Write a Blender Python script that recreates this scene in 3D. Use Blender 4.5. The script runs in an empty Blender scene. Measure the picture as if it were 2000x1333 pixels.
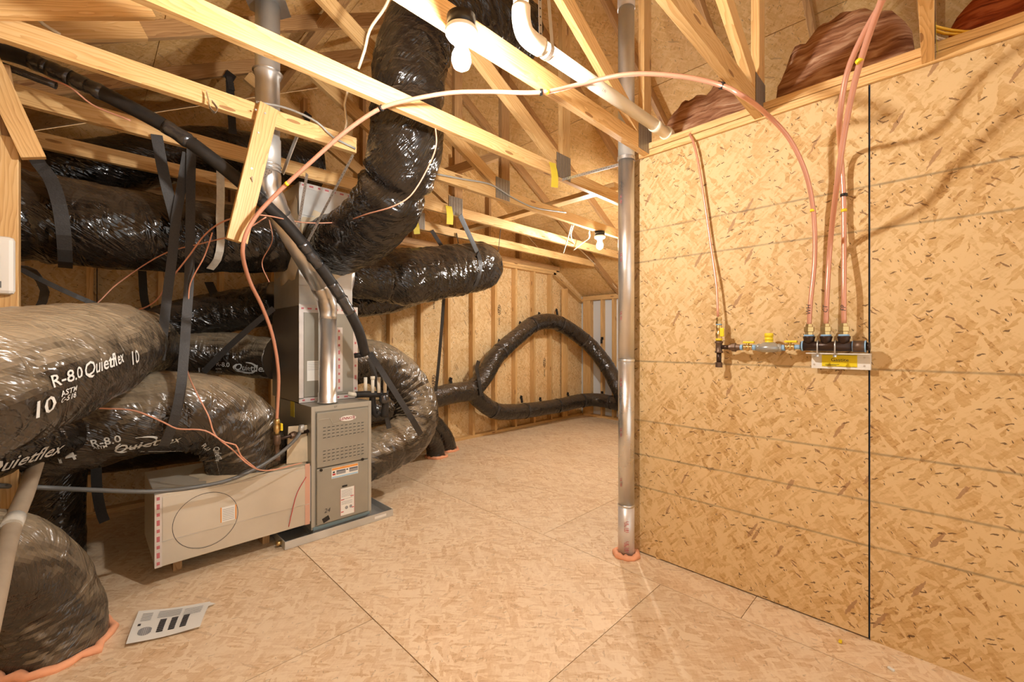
import bpy, math, random
from mathutils import Vector, Matrix, noise
random.seed(7)
PI = math.pi
V = Vector

# ------------------------------------------------------------------ camera, world, exposure
sc = bpy.context.scene
col = sc.collection
cd = bpy.data.cameras.new('camera'); cam = bpy.data.objects.new('camera', cd); col.objects.link(cam)
cam.location = (0, 0, 1.30); cam.rotation_euler = (PI / 2, 0, -PI / 4)
cd.lens = 15.0; cd.sensor_width = 36; cd.clip_start = 0.02
sc.camera = cam
w = bpy.data.worlds.new('world'); sc.world = w; w.use_nodes = True
w.node_tree.nodes['Background'].inputs[0].default_value = (1.0, 0.95, 0.88, 1)
w.node_tree.nodes['Background'].inputs[1].default_value = 0.62
sc.view_settings.view_transform = 'Standard'; sc.view_settings.look = 'None'
sc.cycles.max_bounces = 4; sc.cycles.diffuse_bounces = 3; sc.cycles.glossy_bounces = 2; sc.cycles.caustics_reflective = False; sc.cycles.caustics_refractive = False
sc.cycles.adaptive_threshold = 0.09; sc.cycles.adaptive_min_samples = 16; sc.cycles.use_light_tree = False
sc.view_settings.exposure = 1.12; sc.view_settings.gamma = 1.0; sc.view_settings.use_curve_mapping = False
BULB_NEAR = 760.0
BULB_FAR = 780.0
BULB_COLOR = (1.0, 0.965, 0.91)

# ------------------------------------------------------------------ measuring helpers: sight line through the photo met with a real plane
F = 833.0; S2 = math.sqrt(0.5)
def pd(u, v, d):
    r = (u - 1000) / F
    return V((S2 * (1 + r) * d, S2 * (1 - r) * d, 1.3 + (667 - v) / F * d))
def pY(u, v, Y): return pd(u, v, Y / (S2 * (1 - (u - 1000) / F)))
def pX(u, v, X): return pd(u, v, X / (S2 * (1 + (u - 1000) / F)))
def pZ(u, v, z): return pd(u, v, (z - 1.3) * F / (667 - v))

# ------------------------------------------------------------------ materials
MATS = {}
def nodes_of(name):
    m = bpy.data.materials.new(name); m.use_nodes = True
    nt = m.node_tree; b = nt.nodes['Principled BSDF']
    MATS[name] = m
    return m, nt, b
def N(nt, t, **kw):
    n = nt.nodes.new(t)
    for k, v in kw.items():
        if k[:2] == 'i_':
            n.inputs[int(k[2:]) if k[2:].isdigit() else k[2:].replace('_', ' ')].default_value = v
        else: setattr(n, k, v)
    return n
def L(nt, a, b): nt.links.new(a, b)
def mth(nt, op, a, b=None, c=None, clamp=False):
    n = nt.nodes.new('ShaderNodeMath'); n.operation = op; n.use_clamp = clamp
    for i, x in enumerate((a, b, c)):
        if x is None: continue
        if isinstance(x, (int, float)): n.inputs[i].default_value = x
        else: L(nt, x, n.inputs[i])
    return n.outputs[0]
def mixc(nt, f, a, b, mode='MIX'):
    n = nt.nodes.new('ShaderNodeMix'); n.data_type = 'RGBA'; n.blend_type = mode
    for i, x in ((0, f), (6, a), (7, b)):
        if isinstance(x, (int, float)): n.inputs[i].default_value = x
        elif isinstance(x, tuple): n.inputs[i].default_value = (*x, 1) if len(x) == 3 else x
        else: L(nt, x, n.inputs[i])
    return n.outputs[2]
def ramp(nt, fac, stops):
    n = nt.nodes.new('ShaderNodeValToRGB')
    e = n.color_ramp.elements
    while len(e) < len(stops): e.new(0.5)
    for el, (p, c) in zip(e, stops):
        el.position = p; el.color = (*c, 1) if len(c) == 3 else c
    L(nt, fac, n.inputs[0]); return n.outputs[0]
def s2l(r, g, b): return tuple(((c / 255) / 12.92 if c / 255 <= 0.04045 else ((c / 255 + 0.055) / 1.055) ** 2.4) for c in (r, g, b))
def uvnode(nt):
    tc = N(nt, 'ShaderNodeTexCoord'); oi = N(nt, 'ShaderNodeObjectInfo')
    a = N(nt, 'ShaderNodeVectorMath', operation='MULTIPLY_ADD')
    a.inputs[1].default_value = (1, 1, 1)
    cmb = N(nt, 'ShaderNodeCombineXYZ')
    L(nt, mth(nt, 'MULTIPLY', oi.outputs['Random'], 37.0), cmb.inputs[0]); L(nt, mth(nt, 'MULTIPLY', oi.outputs['Random'], 91.0), cmb.inputs[1])
    L(nt, tc.outputs['UV'], a.inputs[0]); L(nt, cmb.outputs[0], a.inputs[2])
    return a.outputs[0], oi.outputs['Random'], tc
def mapping(nt, vec, rot=0, scale=(1, 1, 1), loc=(0, 0, 0)):
    if rot:
        n = N(nt, 'ShaderNodeMapping'); n.inputs['Rotation'].default_value = (0, 0, rot); L(nt, vec, n.inputs[0]); vec = n.outputs[0]
    n = N(nt, 'ShaderNodeMapping'); n.inputs['Scale'].default_value = scale; n.inputs['Location'].default_value = loc
    L(nt, vec, n.inputs[0]); return n.outputs[0]
def bump(nt, h, strength, dist, bsdf, key='Normal'):
    n = N(nt, 'ShaderNodeBump'); n.inputs['Strength'].default_value = strength; n.inputs['Distance'].default_value = dist
    L(nt, h, n.inputs['Height']); L(nt, n.outputs[0], bsdf.inputs[key])

def osb(name, light, mid, dark, lines=None, scale=1.0, contrast=1.0, chips=0.5, dusty=0.0):
    m, nt, b = nodes_of(name)
    uv, rnd, tc = uvnode(nt)
    # wobble so that the strands have ragged ends
    wn = N(nt, 'ShaderNodeTexNoise', noise_dimensions='2D'); wn.inputs['Scale'].default_value = 55; wn.inputs['Detail'].default_value = 2
    L(nt, uv, wn.inputs['Vector'])
    wv = N(nt, 'ShaderNodeVectorMath', operation='MULTIPLY_ADD'); L(nt, wn.outputs['Color'], wv.inputs[0]); wv.inputs[1].default_value = (0.012, 0.012, 0); L(nt, uv, wv.inputs[2])
    uvw = wv.outputs[0]
    cur = None; hgt = None
    angs = [(0.2, 19, 5.5), (1.75, 23, 6.5), (-0.6, 20, 6), (1.05, 26, 7), (2.6, 34, 10), (0.7, 42, 13)]
    for i, (a, s1, s2) in enumerate(angs):
        vo = N(nt, 'ShaderNodeTexVoronoi', voronoi_dimensions='2D', feature='F1'); vo.inputs['Scale'].default_value = 1.0
        L(nt, mapping(nt, uvw, a, (s2 * scale, s1 * scale * 1.7, 1), (i * 3.3, i * 7.7, 0)), vo.inputs['Vector'])
        sp = N(nt, 'ShaderNodeSeparateColor'); L(nt, vo.outputs['Color'], sp.inputs[0])
        v_ = sp.outputs[0]
        if cur is None: cur = v_; hgt = sp.outputs[1]
        else:
            mask = mth(nt, 'GREATER_THAN', sp.outputs[2], 0.62)
            edge = mth(nt, 'LESS_THAN', vo.outputs['Distance'], 0.47)
            mask = mth(nt, 'MULTIPLY', mask, edge)
            mx = N(nt, 'ShaderNodeMix'); mx.data_type = 'FLOAT'; L(nt, mask, mx.inputs[0]); L(nt, cur, mx.inputs[2]); L(nt, v_, mx.inputs[3]); cur = mx.outputs[0]
            mx = N(nt, 'ShaderNodeMix'); mx.data_type = 'FLOAT'; L(nt, mask, mx.inputs[0]); L(nt, hgt, mx.inputs[2]); L(nt, sp.outputs[1], mx.inputs[3]); hgt = mx.outputs[0]
    # fibre streaks in two directions
    fn = N(nt, 'ShaderNodeTexNoise', noise_dimensions='2D'); fn.inputs['Scale'].default_value = 1; fn.inputs['Detail'].default_value = 4
    L(nt, mapping(nt, uvw, 0.9, (16, 140, 1)), fn.inputs['Vector'])
    fn2 = N(nt, 'ShaderNodeTexNoise', noise_dimensions='2D'); fn2.inputs['Scale'].default_value = 1; fn2.inputs['Detail'].default_value = 3
    L(nt, mapping(nt, uvw, 2.2, (14, 120, 1)), fn2.inputs['Vector'])
    big = N(nt, 'ShaderNodeTexNoise', noise_dimensions='2D'); big.inputs['Scale'].default_value = 3.0; big.inputs['Detail'].default_value = 4; L(nt, uv, big.inputs['Vector'])
    fib = mth(nt, 'ADD', mth(nt, 'MULTIPLY', fn.outputs[0], 0.55), mth(nt, 'MULTIPLY', fn2.outputs[0], 0.45))
    t = mth(nt, 'ADD', mth(nt, 'MULTIPLY', cur, 0.42 * contrast), mth(nt, 'ADD', mth(nt, 'MULTIPLY', fib, 0.75), mth(nt, 'MULTIPLY', big.outputs[0], 0.35)))
    c = ramp(nt, t, [(0.30, dark), (0.55, mid), (0.95, light)])
    # sparse dark strands
    for k, (a, s1, s2, th, colr) in enumerate([(0.5, 34, 9, 0.980, (0.36, 0.19, 0.09)), (1.3, 95, 34, 0.984, (0.12, 0.06, 0.025)), (-0.5, 150, 70, 0.985, (0.10, 0.05, 0.02)), (2.2, 80, 24, 0.988, (0.24, 0.12, 0.05))]):
        vo = N(nt, 'ShaderNodeTexVoronoi', voronoi_dimensions='2D', feature='F1'); vo.inputs['Scale'].default_value = 1.0
        L(nt, mapping(nt, uvw, a, (s2 * scale, s1 * scale * 1.6, 1), (k * 13.3, k * 5.1, 0)), vo.inputs['Vector'])
        sp = N(nt, 'ShaderNodeSeparateColor'); L(nt, vo.outputs['Color'], sp.inputs[0])
        msk = mth(nt, 'MULTIPLY', mth(nt, 'GREATER_THAN', sp.outputs[0], th), mth(nt, 'LESS_THAN', vo.outputs['Distance'], 0.42))
        msk = mth(nt, 'MULTIPLY', msk, chips * (1.0 if k > 0 else 0.9), clamp=True)
        c = mixc(nt, msk, c, colr)
    # voids between strands: small dark slits
    if lines:
        sx = N(nt, 'ShaderNodeSeparateXYZ'); L(nt, tc.outputs['Object'], sx.inputs[0])
        ln = N(nt, 'ShaderNodeTexNoise'); ln.inputs['Scale'].default_value = 9; ln.inputs['Detail'].default_value = 5; L(nt, tc.outputs['Object'], ln.inputs['Vector'])
        zz = mth(nt, 'ADD', sx.outputs[2], mth(nt, 'MULTIPLY', ln.outputs[0], 0.006))
        acc = None
        for z in lines:
            d = mth(nt, 'ABSOLUTE', mth(nt, 'SUBTRACT', zz, z + 0.003))
            mk = mth(nt, 'SUBTRACT', 1.0, mth(nt, 'DIVIDE', d, 0.0075), clamp=True)
            acc = mk if acc is None else mth(nt, 'MAXIMUM', acc, mk)
        acc = mth(nt, 'MULTIPLY', acc, mth(nt, 'MULTIPLY', ln.outputs[0], 1.15), clamp=True)
        c = mixc(nt, acc, c, (0.16, 0.12, 0.07))
    hsv = N(nt, 'ShaderNodeHueSaturation'); L(nt, c, hsv.inputs['Color']); L(nt, mth(nt, 'ADD', mth(nt, 'MULTIPLY', rnd, 0.12), 0.94), hsv.inputs['Value'])
    if dusty:
        dn = N(nt, 'ShaderNodeTexNoise', noise_dimensions='2D'); dn.inputs['Scale'].default_value = 1.6; dn.inputs['Detail'].default_value = 6; L(nt, uv, dn.inputs['Vector'])
        o = mixc(nt, mth(nt, 'MULTIPLY', mth(nt, 'SUBTRACT', dn.outputs[0], 0.35, clamp=True), dusty * 2, clamp=True), hsv.outputs[0], s2l(214, 190, 158))
    else: o = hsv.outputs[0]
    L(nt, o, b.inputs['Base Color'])
    b.inputs['Roughness'].default_value = 0.62; b.inputs['Specular IOR Level'].default_value = 0.3
    bump(nt, mth(nt, 'ADD', hgt, mth(nt, 'MULTIPLY', fib, 0.6)), 0.35, 0.0015, b)
    return m
osb('osb_wall', s2l(222, 190, 140), s2l(200, 160, 104), s2l(140, 94, 48), contrast=1.35, lines=[1.974, 1.784, 1.177, .813, .604, .408], chips=0.85)
osb('osb_floor', s2l(244, 220, 188), s2l(224, 190, 150), s2l(184, 138, 98), contrast=1.1, chips=0.25, scale=0.9, dusty=0.3)
osb('osb_deck', s2l(238, 200, 142), s2l(220, 174, 108), s2l(176, 124, 62), contrast=0.9, chips=0.5)
osb('osb_back', s2l(238, 210, 162), s2l(220, 180, 124), s2l(176, 128, 76), chips=0.7)

def pine(name, light, mid, dark, sat=1.0):
    m, nt, b = nodes_of(name)
    uv, rnd, tc = uvnode(nt)
    wn = N(nt, 'ShaderNodeTexNoise', noise_dimensions='2D'); wn.inputs['Scale'].default_value = 1; wn.inputs['Detail'].default_value = 3
    L(nt, mapping(nt, uv, 0, (1.6, 12, 1)), wn.inputs['Vector'])
    sx = N(nt, 'ShaderNodeSeparateXYZ'); L(nt, uv, sx.inputs[0])
    # knots: sparse cells
    kv = N(nt, 'ShaderNodeTexVoronoi', voronoi_dimensions='2D', feature='F1'); kv.inputs['Scale'].default_value = 1
    L(nt, mapping(nt, uv, 0, (2.6, 11, 1)), kv.inputs['Vector'])
    sp = N(nt, 'ShaderNodeSeparateColor'); L(nt, kv.outputs['Color'], sp.inputs[0])
    kon = mth(nt, 'GREATER_THAN', sp.outputs[0], 0.72)
    kd = mth(nt, 'MULTIPLY', mth(nt, 'SUBTRACT', 1.0, mth(nt, 'MULTIPLY', kv.outputs['Distance'], 2.2), clamp=True), kon)
    ph = mth(nt, 'ADD', mth(nt, 'MULTIPLY', sx.outputs[1], 62), mth(nt, 'ADD', mth(nt, 'MULTIPLY', wn.outputs[0], 6.0), mth(nt, 'MULTIPLY', kd, 2.2)))
    saw = mth(nt, 'FRACT', ph)
    fn = N(nt, 'ShaderNodeTexNoise', noise_dimensions='2D'); fn.inputs['Scale'].default_value = 1; fn.inputs['Detail'].default_value = 5
    L(nt, mapping(nt, uv, 0, (5, 260, 1)), fn.inputs['Vector'])
    t = mth(nt, 'ADD', mth(nt, 'MULTIPLY', mth(nt, 'POWER', saw, 2.0), 0.30), mth(nt, 'ADD', mth(nt, 'MULTIPLY', fn.outputs[0], 0.30), mth(nt, 'MULTIPLY', wn.outputs[0], 0.35)))
    c = ramp(nt, t, [(0.12, light), (0.42, mid), (0.85, dark)])
    kc = mth(nt, 'GREATER_THAN', kd, 0.80)
    c = mixc(nt, mth(nt, 'MULTIPLY', kc, 0.75), c, (0.26, 0.10, 0.03))
    hsv = N(nt, 'ShaderNodeHueSaturation'); L(nt, c, hsv.inputs['Color']); L(nt, mth(nt, 'ADD', mth(nt, 'MULTIPLY', rnd, 0.22), 0.86), hsv.inputs['Value'])
    hsv.inputs['Saturation'].default_value = sat
    L(nt, hsv.outputs[0], b.inputs['Base Color']); b.inputs['Roughness'].default_value = 0.5; b.inputs['Specular IOR Level'].default_value = 0.3
    bump(nt, t, 0.2, 0.001, b)
    return m
pine('pine', s2l(244, 210, 156), s2l(230, 186, 124), s2l(190, 134, 76))
pine('pine_dark', s2l(214, 172, 116), s2l(190, 144, 90), s2l(140, 96, 56), 0.95)  # second pine in darker tones

def plain(name, colr, rough=0.5, metal=0.0, spec=0.5, var=0.0, vs=20, bmp=0.0, emit=None, es=0):
    m, nt, b = nodes_of(name)
    b.inputs['Base Color'].default_value = (*colr, 1); b.inputs['Roughness'].default_value = rough
    b.inputs['Metallic'].default_value = metal; b.inputs['Specular IOR Level'].default_value = spec
    if var or bmp:
        tc = N(nt, 'ShaderNodeTexCoord'); n = N(nt, 'ShaderNodeTexNoise'); n.inputs['Scale'].default_value = vs; n.inputs['Detail'].default_value = 5
        L(nt, tc.outputs['Object'], n.inputs['Vector'])
        if var:
            f = ramp(nt, n.outputs[0], [(0.3, tuple(x * (1 - var) for x in colr)), (0.7, tuple(min(1, x * (1 + var)) for x in colr))])
            L(nt, f, b.inputs['Base Color'])
            L(nt, mth(nt, 'ADD', mth(nt, 'MULTIPLY', n.outputs[0], 0.25), rough - 0.12, clamp=True), b.inputs['Roughness'])
        if bmp: bump(nt, n.outputs[0], bmp, 0.004, b)
    if emit:
        b.inputs['Emission Color'].default_value = (*emit, 1); b.inputs['Emission Strength'].default_value = es
    return m
plain('furnace_paint', s2l(160, 155, 142), 0.38, 0.2, 0.5, 0.05, 9)
plain('furnace_trim', s2l(184, 179, 166), 0.4, 0.3)
plain('blue_rail', s2l(150, 175, 185), 0.35, 0.5)
plain('galvanized', (0.74, 0.73, 0.71), 0.30, 0.88, 0.5, 0.12, 6)
plain('galvanized_dull', (0.64, 0.635, 0.61), 0.40, 0.55, 0.5, 0.15, 5)
plain('cabinet_metal_shaded', (0.30, 0.27, 0.23), 0.35, 0.6, 0.5, 0.1, 4)  # dark brown holds the shade and reflections of the cabinet side
plain('strap_metal', (0.66, 0.66, 0.65), 0.35, 0.8)
plain('hole_dark', (0.02, 0.018, 0.015), 0.8)
plain('white_pvc', s2l(240, 232, 214), 0.32)
plain('print_grey', s2l(150, 140, 130), 0.6)
plain('black_rubber', (0.022, 0.019, 0.017), 0.55, 0, 0.4, 0.3, 30, 0.2)
plain('black_tape', (0.10, 0.10, 0.105), 0.20, 0.7, 0.7, 0.0, 45, 1.0)
plain('webbing', (0.034, 0.030, 0.027), 0.5, 0, 0.4, 0.2, 120, 0.3)
plain('webbing_pale', s2l(206, 200, 188), 0.6, 0, 0.3, 0.1, 60, 0.3)
plain('black_plastic', (0.012, 0.011, 0.011), 0.35)
plain('copper', s2l(224, 164, 138), 0.30, 0.45, 0.5)
plain('copper_wire', s2l(222, 160, 132), 0.45, 0.1, 0.4)
plain('brass', (0.70, 0.50, 0.22), 0.28, 0.9)
plain('iron', (0.055, 0.030, 0.020), 0.35, 0.5)
plain('iron_cast', (0.16, 0.10, 0.065), 0.45, 0.6)
plain('thread_tape', s2l(150, 190, 225), 0.5)
plain('regulator_grey', s2l(176, 176, 172), 0.35, 0.5)
plain('yellow', s2l(245, 215, 40), 0.4)
plain('label_yellow', s2l(240, 214, 30), 0.45)
plain('tag_yellow', s2l(240, 215, 70), 0.6)
plain('white_paint', s2l(236, 232, 224), 0.45)
plain('white_porcelain', s2l(245, 242, 235), 0.25)
plain('paper', s2l(238, 236, 230), 0.7)
plain('ink', (0.03, 0.03, 0.035), 0.6)
plain('ink_grey', s2l(150, 150, 152), 0.6)
plain('ink_red', s2l(200, 60, 60), 0.6)
plain('ink_orange', s2l(236, 160, 80), 0.6)
plain('ink_blue', s2l(165, 200, 222), 0.6)
plain('badge_red', s2l(150, 30, 60), 0.5)
plain('print_white', s2l(215, 215, 210), 0.5)
plain('mastic', s2l(214, 196, 166), 0.7, 0, 0.3, 0.12, 10, 0.7)
plain('foam', s2l(250, 178, 138), 0.75, 0, 0.3, 0.08, 25, 0.8)
plain('foil_tape', s2l(222, 214, 208), 0.35, 0.35, 0.5, 0.06, 20)
plain('pink_tape', s2l(214, 168, 146), 0.5)
plain('foil_red', s2l(200, 110, 115), 0.45, 0.2)
plain('duct_board', s2l(212, 204, 188), 0.33, 0.35, 0.5, 0.09, 3)
plain('white_board', s2l(226, 228, 230), 0.6)
plain('grey_cable', s2l(168, 166, 160), 0.45)
plain('white_cable', s2l(238, 220, 190), 0.45)
plain('yellow_cable', s2l(250, 195, 40), 0.45)
plain('conduit_grey', s2l(104, 104, 102), 0.38)
plain('sleeve_taupe', s2l(168, 150, 128), 0.6, 0, 0.3, 0.1, 14, 0.3)
plain('edge_blue', s2l(20, 60, 90), 0.6)
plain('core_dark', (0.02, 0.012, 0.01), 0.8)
plain('leak_block_black', (0.02, 0.017, 0.015), 0.9)  # black for the sheets added against light leaks
plain('red_wrap', s2l(190, 50, 30), 0.5)
plain('stamp_ink', s2l(70, 45, 28), 0.8)
plain('pencil', (0.05, 0.045, 0.04), 0.7)
plain('lamp_glow', (1, 1, 1), 0.3, 0, 0.5, emit=BULB_COLOR, es=BULB_NEAR)
plain('lamp_glow_far', (1, 1, 1), 0.3, 0, 0.5, emit=BULB_COLOR, es=BULB_FAR)

def film(name, base, dust, dustf, rough):
    m, nt, b = nodes_of(name)
    tc = N(nt, 'ShaderNodeTexCoord'); geo = N(nt, 'ShaderNodeNewGeometry')
    uv = tc.outputs['UV']
    n1 = N(nt, 'ShaderNodeTexNoise', noise_dimensions='2D'); n1.inputs['Scale'].default_value = 1; n1.inputs['Detail'].default_value = 2; n1.inputs['Distortion'].default_value = 1.2
    L(nt, mapping(nt, uv, 0.25, (10, 3.2, 1)), n1.inputs['Vector'])
    n2 = N(nt, 'ShaderNodeTexNoise', noise_dimensions='2D'); n2.inputs['Scale'].default_value = 1; n2.inputs['Detail'].default_value = 3; n2.inputs['Distortion'].default_value = 0.8
    L(nt, mapping(nt, uv, -0.5, (5, 2.2, 1)), n2.inputs['Vector'])
    h = mth(nt, 'ADD', mth(nt, 'ABSOLUTE', mth(nt, 'SUBTRACT', n1.outputs[0], 0.5)), mth(nt, 'ABSOLUTE', mth(nt, 'SUBTRACT', n2.outputs[0], 0.5)))
    n4 = N(nt, 'ShaderNodeTexNoise', noise_dimensions='2D'); n4.inputs['Scale'].default_value = 1; n4.inputs['Detail'].default_value = 2; n4.inputs['Distortion'].default_value = 2.0
    L(nt, mapping(nt, uv, 0.9, (17, 1.8, 1)), n4.inputs['Vector'])
    h = mth(nt, 'ADD', h, mth(nt, 'MULTIPLY', mth(nt, 'ABSOLUTE', mth(nt, 'SUBTRACT', n4.outputs[0], 0.5)), 0.7))
    bump(nt, h, 0.42, 0.045, b)
    sx = N(nt, 'ShaderNodeSeparateXYZ'); L(nt, geo.outputs['True Normal'], sx.inputs[0])
    n3 = N(nt, 'ShaderNodeTexNoise'); n3.inputs['Scale'].default_value = 5; n3.inputs['Detail'].default_value = 3; L(nt, tc.outputs['Object'], n3.inputs['Vector'])
    up = mth(nt, 'ADD', mth(nt, 'MULTIPLY', sx.outputs[2], 1.25), mth(nt, 'MULTIPLY', mth(nt, 'SUBTRACT', n3.outputs[0], 0.5), 0.9))
    f = mth(nt, 'MULTIPLY', mth(nt, 'SUBTRACT', up, 0.05, clamp=True), dustf, clamp=True)
    L(nt, mixc(nt, f, base, dust), b.inputs['Base Color'])
    L(nt, mth(nt, 'ADD', mth(nt, 'MULTIPLY', f, 0.18), rough), b.inputs['Roughness'])
    b.inputs['Specular IOR Level'].default_value = 0.75
film('duct_film', (0.012, 0.009, 0.007), s2l(120, 102, 84), 0.40, 0.14)
film('duct_film_dusty', (0.034, 0.024, 0.016), s2l(178, 158, 130), 0.80, 0.16)

def batt(name, c1, c2, c3):
    m, nt, b = nodes_of(name)
    tc = N(nt, 'ShaderNodeTexCoord'); n = N(nt, 'ShaderNodeTexNoise'); n.inputs['Scale'].default_value = 1; n.inputs['Detail'].default_value = 7; n.inputs['Distortion'].default_value = 0.8
    mp = N(nt, 'ShaderNodeMapping'); mp.inputs['Scale'].default_value = (4, 6, 34); L(nt, tc.outputs['Object'], mp.inputs[0]); L(nt, mp.outputs[0], n.inputs['Vector'])
    L(nt, ramp(nt, n.outputs[0], [(0.3, c1), (0.5, c2), (0.72, c3)]), b.inputs['Base Color'])
    b.inputs['Roughness'].default_value = 0.9; b.inputs['Specular IOR Level'].default_value = 0.1
    bump(nt, n.outputs[0], 0.9, 0.02, b)
batt('batt_brown', s2l(110, 66, 44), s2l(168, 122, 92), s2l(212, 176, 146))
batt('batt_red', s2l(92, 36, 16), s2l(150, 72, 36), s2l(190, 112, 66))

def gusset(name):
    m, nt, b = nodes_of(name)
    tc = N(nt, 'ShaderNodeTexCoord'); wv = N(nt, 'ShaderNodeTexWave'); wv.bands_direction = 'X'; wv.inputs['Scale'].default_value = 22
    L(nt, tc.outputs['Object'], wv.inputs['Vector'])
    n = N(nt, 'ShaderNodeTexNoise'); n.inputs['Scale'].default_value = 90; L(nt, tc.outputs['Object'], n.inputs['Vector'])
    L(nt, ramp(nt, mth(nt, 'ADD', mth(nt, 'MULTIPLY', wv.outputs[1], 0.8), mth(nt, 'MULTIPLY', n.outputs[0], 0.25)), [(0.3, (0.12, 0.09, 0.06)), (0.6, (0.5, 0.47, 0.42))]), b.inputs['Base Color'])
    b.inputs['Metallic'].default_value = 0.6; b.inputs['Roughness'].default_value = 0.4
    bump(nt, wv.outputs[1], 0.6, 0.003, b)
gusset('gusset_metal')

# ------------------------------------------------------------------ mesh helpers
class MB:
    def __init__(s): s.v = []; s.f = []; s.uv = []; s.sm = []
    def quad(s, pts, uvs=None, smooth=False):
        i = len(s.v); s.v += [tuple(p) for p in pts]; s.f.append(tuple(range(i, i + len(pts))))
        s.uv += uvs or [(p[0], p[1]) for p in pts]; s.sm.append(smooth)
    def obox(s, M, sx, sy, sz):
        """box of size sx,sy,sz centred on M, texture running along the longest side"""
        ou, ov = random.random() * 9, random.random() * 9
        h = (sx / 2, sy / 2, sz / 2); sz_ = (sx, sy, sz)
        c = [V((x * h[0], y * h[1], z * h[2])) for x in (-1, 1) for y in (-1, 1) for z in (-1, 1)]
        fs = [(0, 1, 3, 2), (4, 6, 7, 5), (0, 4, 5, 1), (2, 3, 7, 6), (0, 2, 6, 4), (1, 5, 7, 3)]
        base = len(s.v); s.v += [tuple(M @ p) for p in c]
        for k, f in enumerate(fs):
            n = k // 2; ax = [a for a in (0, 1, 2) if a != n]; ax.sort(key=lambda a: -sz_[a])
            s.f.append(tuple(base + j for j in f)); s.sm.append(False)
            s.uv += [(c[j][ax[0]] + ou, c[j][ax[1]] + ov + k * .37) for j in f]
    def box(s, x0, x1, y0, y1, z0, z1):
        s.obox(Matrix.Translation(((x0 + x1) / 2, (y0 + y1) / 2, (z0 + z1) / 2)), abs(x1 - x0), abs(y1 - y0), abs(z1 - z0)); return s
    def beam(s, a, b, side, w, d):
        """bar from a to b; w = size along side, d = size across"""
        a, b = V(a), V(b); t = (b - a); ln = t.length; t.normalize(); side = V(side); side = (side - t * side.dot(t)).normalized()
        n = t.cross(side)
        M = Matrix(((t.x, side.x, n.x, 0), (t.y, side.y, n.y, 0), (t.z, side.z, n.z, 0), (0, 0, 0, 1))); M.translation = (a + b) / 2
        s.obox(M, ln, w, d); return s
    def tube(s, pts, r, seg=12, caps=True, close=False):
        pts = [V(p) for p in pts]; n = len(pts); T = []
        for i in range(n):
            a = pts[max(i - 1, 0)]; b = pts[min(i + 1, n - 1)]
            if close: a = pts[i - 1]; b = pts[(i + 1) % n]
            T.append((b - a).normalized())
        ref = V((0, 0, 1)) if abs(T[0].z) < .9 else V((1, 0, 0)); u = T[0].cross(ref).normalized()
        base = len(s.v); ss = 0; US = []
        for i in range(n):
            if i:
                ss += (pts[i] - pts[i - 1]).length
                u = (u - T[i] * u.dot(T[i])).normalized()
            w_ = T[i].cross(u); rr = r[i] if isinstance(r, (list, tuple)) else r; US.append(ss)
            for k in range(seg):
                a = 2 * PI * k / seg
                s.v.append(tuple(pts[i] + (u * math.cos(a) + w_ * math.sin(a)) * rr))
        rm = r[0] if isinstance(r, (list, tuple)) else r
        for i in range(n if close else n - 1):
            j = (i + 1) % n
            for k in range(seg):
                k2 = (k + 1) % seg
                s.f.append((base + i * seg + k, base + i * seg + k2, base + j * seg + k2, base + j * seg + k)); s.sm.append(True)
                a0, a1 = 2 * PI * rm * k / seg, 2 * PI * rm * (k + 1) / seg
                s.uv += [(US[i], a0), (US[i], a1), (US[j], a1), (US[j], a0)]
        if caps and not close:
            s.f.append(tuple(base + k for k in reversed(range(seg)))); s.sm.append(False); s.uv += [(0, 0)] * seg
            s.f.append(tuple(base + (n - 1) * seg + k for k in range(seg))); s.sm.append(False); s.uv += [(0, 0)] * seg
        return s
    def cyl(s, a, b, r, seg=20): return s.tube([a, b], r, seg)
    def ribbon(s, pts, w, side, th=0.002):
        """flat band through pts; side = direction of its width (one vector or one per point)"""
        pts = [V(p) for p in pts]; n = len(pts); base = len(s.v); L_ = 0
        for i in range(n):
            t = (pts[min(i + 1, n - 1)] - pts[max(i - 1, 0)]).normalized()
            sd = V(side[i] if isinstance(side, list) else side); sd = (sd - t * sd.dot(t)).normalized(); nn = t.cross(sd)
            for a, b in ((-1, -1), (1, -1), (1, 1), (-1, 1)):
                s.v.append(tuple(pts[i] + sd * (a * w / 2) + nn * (b * th / 2)))
        for i in range(n - 1):
            L2 = L_ + (pts[i + 1] - pts[i]).length
            for k in range(4):
                k2 = (k + 1) % 4
                s.f.append((base + i * 4 + k, base + i * 4 + k2, base + i * 4 + 4 + k2, base + i * 4 + 4 + k)); s.sm.append(False)
                s.uv += [(L_, k * w), (L_, k * w + w), (L2, k * w + w), (L2, k * w)]
            L_ = L2
        s.f.append((base + 3, base + 2, base + 1, base)); s.uv += [(0, 0)] * 4; s.sm.append(False)
        e = base + (n - 1) * 4; s.f.append((e, e + 1, e + 2, e + 3)); s.uv += [(0, 0)] * 4; s.sm.append(False)
        return s
    def disc(s, c, axis, r, th, seg=24, sx=1.0, ref=None):
        """thin disc or ellipse"""
        axis = V(axis).normalized(); u = V(ref) if ref else (axis.cross(V((0, 0, 1))) if abs(axis.z) < .9 else V((1, 0, 0))); u.normalize(); w_ = axis.cross(u)
        c = V(c); base = len(s.v)
        for q in (-.5, .5):
            for k in range(seg):
                a = 2 * PI * k / seg; s.v.append(tuple(c + axis * th * q + u * math.cos(a) * r * sx + w_ * math.sin(a) * r))
        for k in range(seg):
            k2 = (k + 1) % seg; s.f.append((base + k, base + k2, base + seg + k2, base + seg + k)); s.sm.append(True); s.uv += [(0, 0), (1, 0), (1, 1), (0, 1)]
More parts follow.
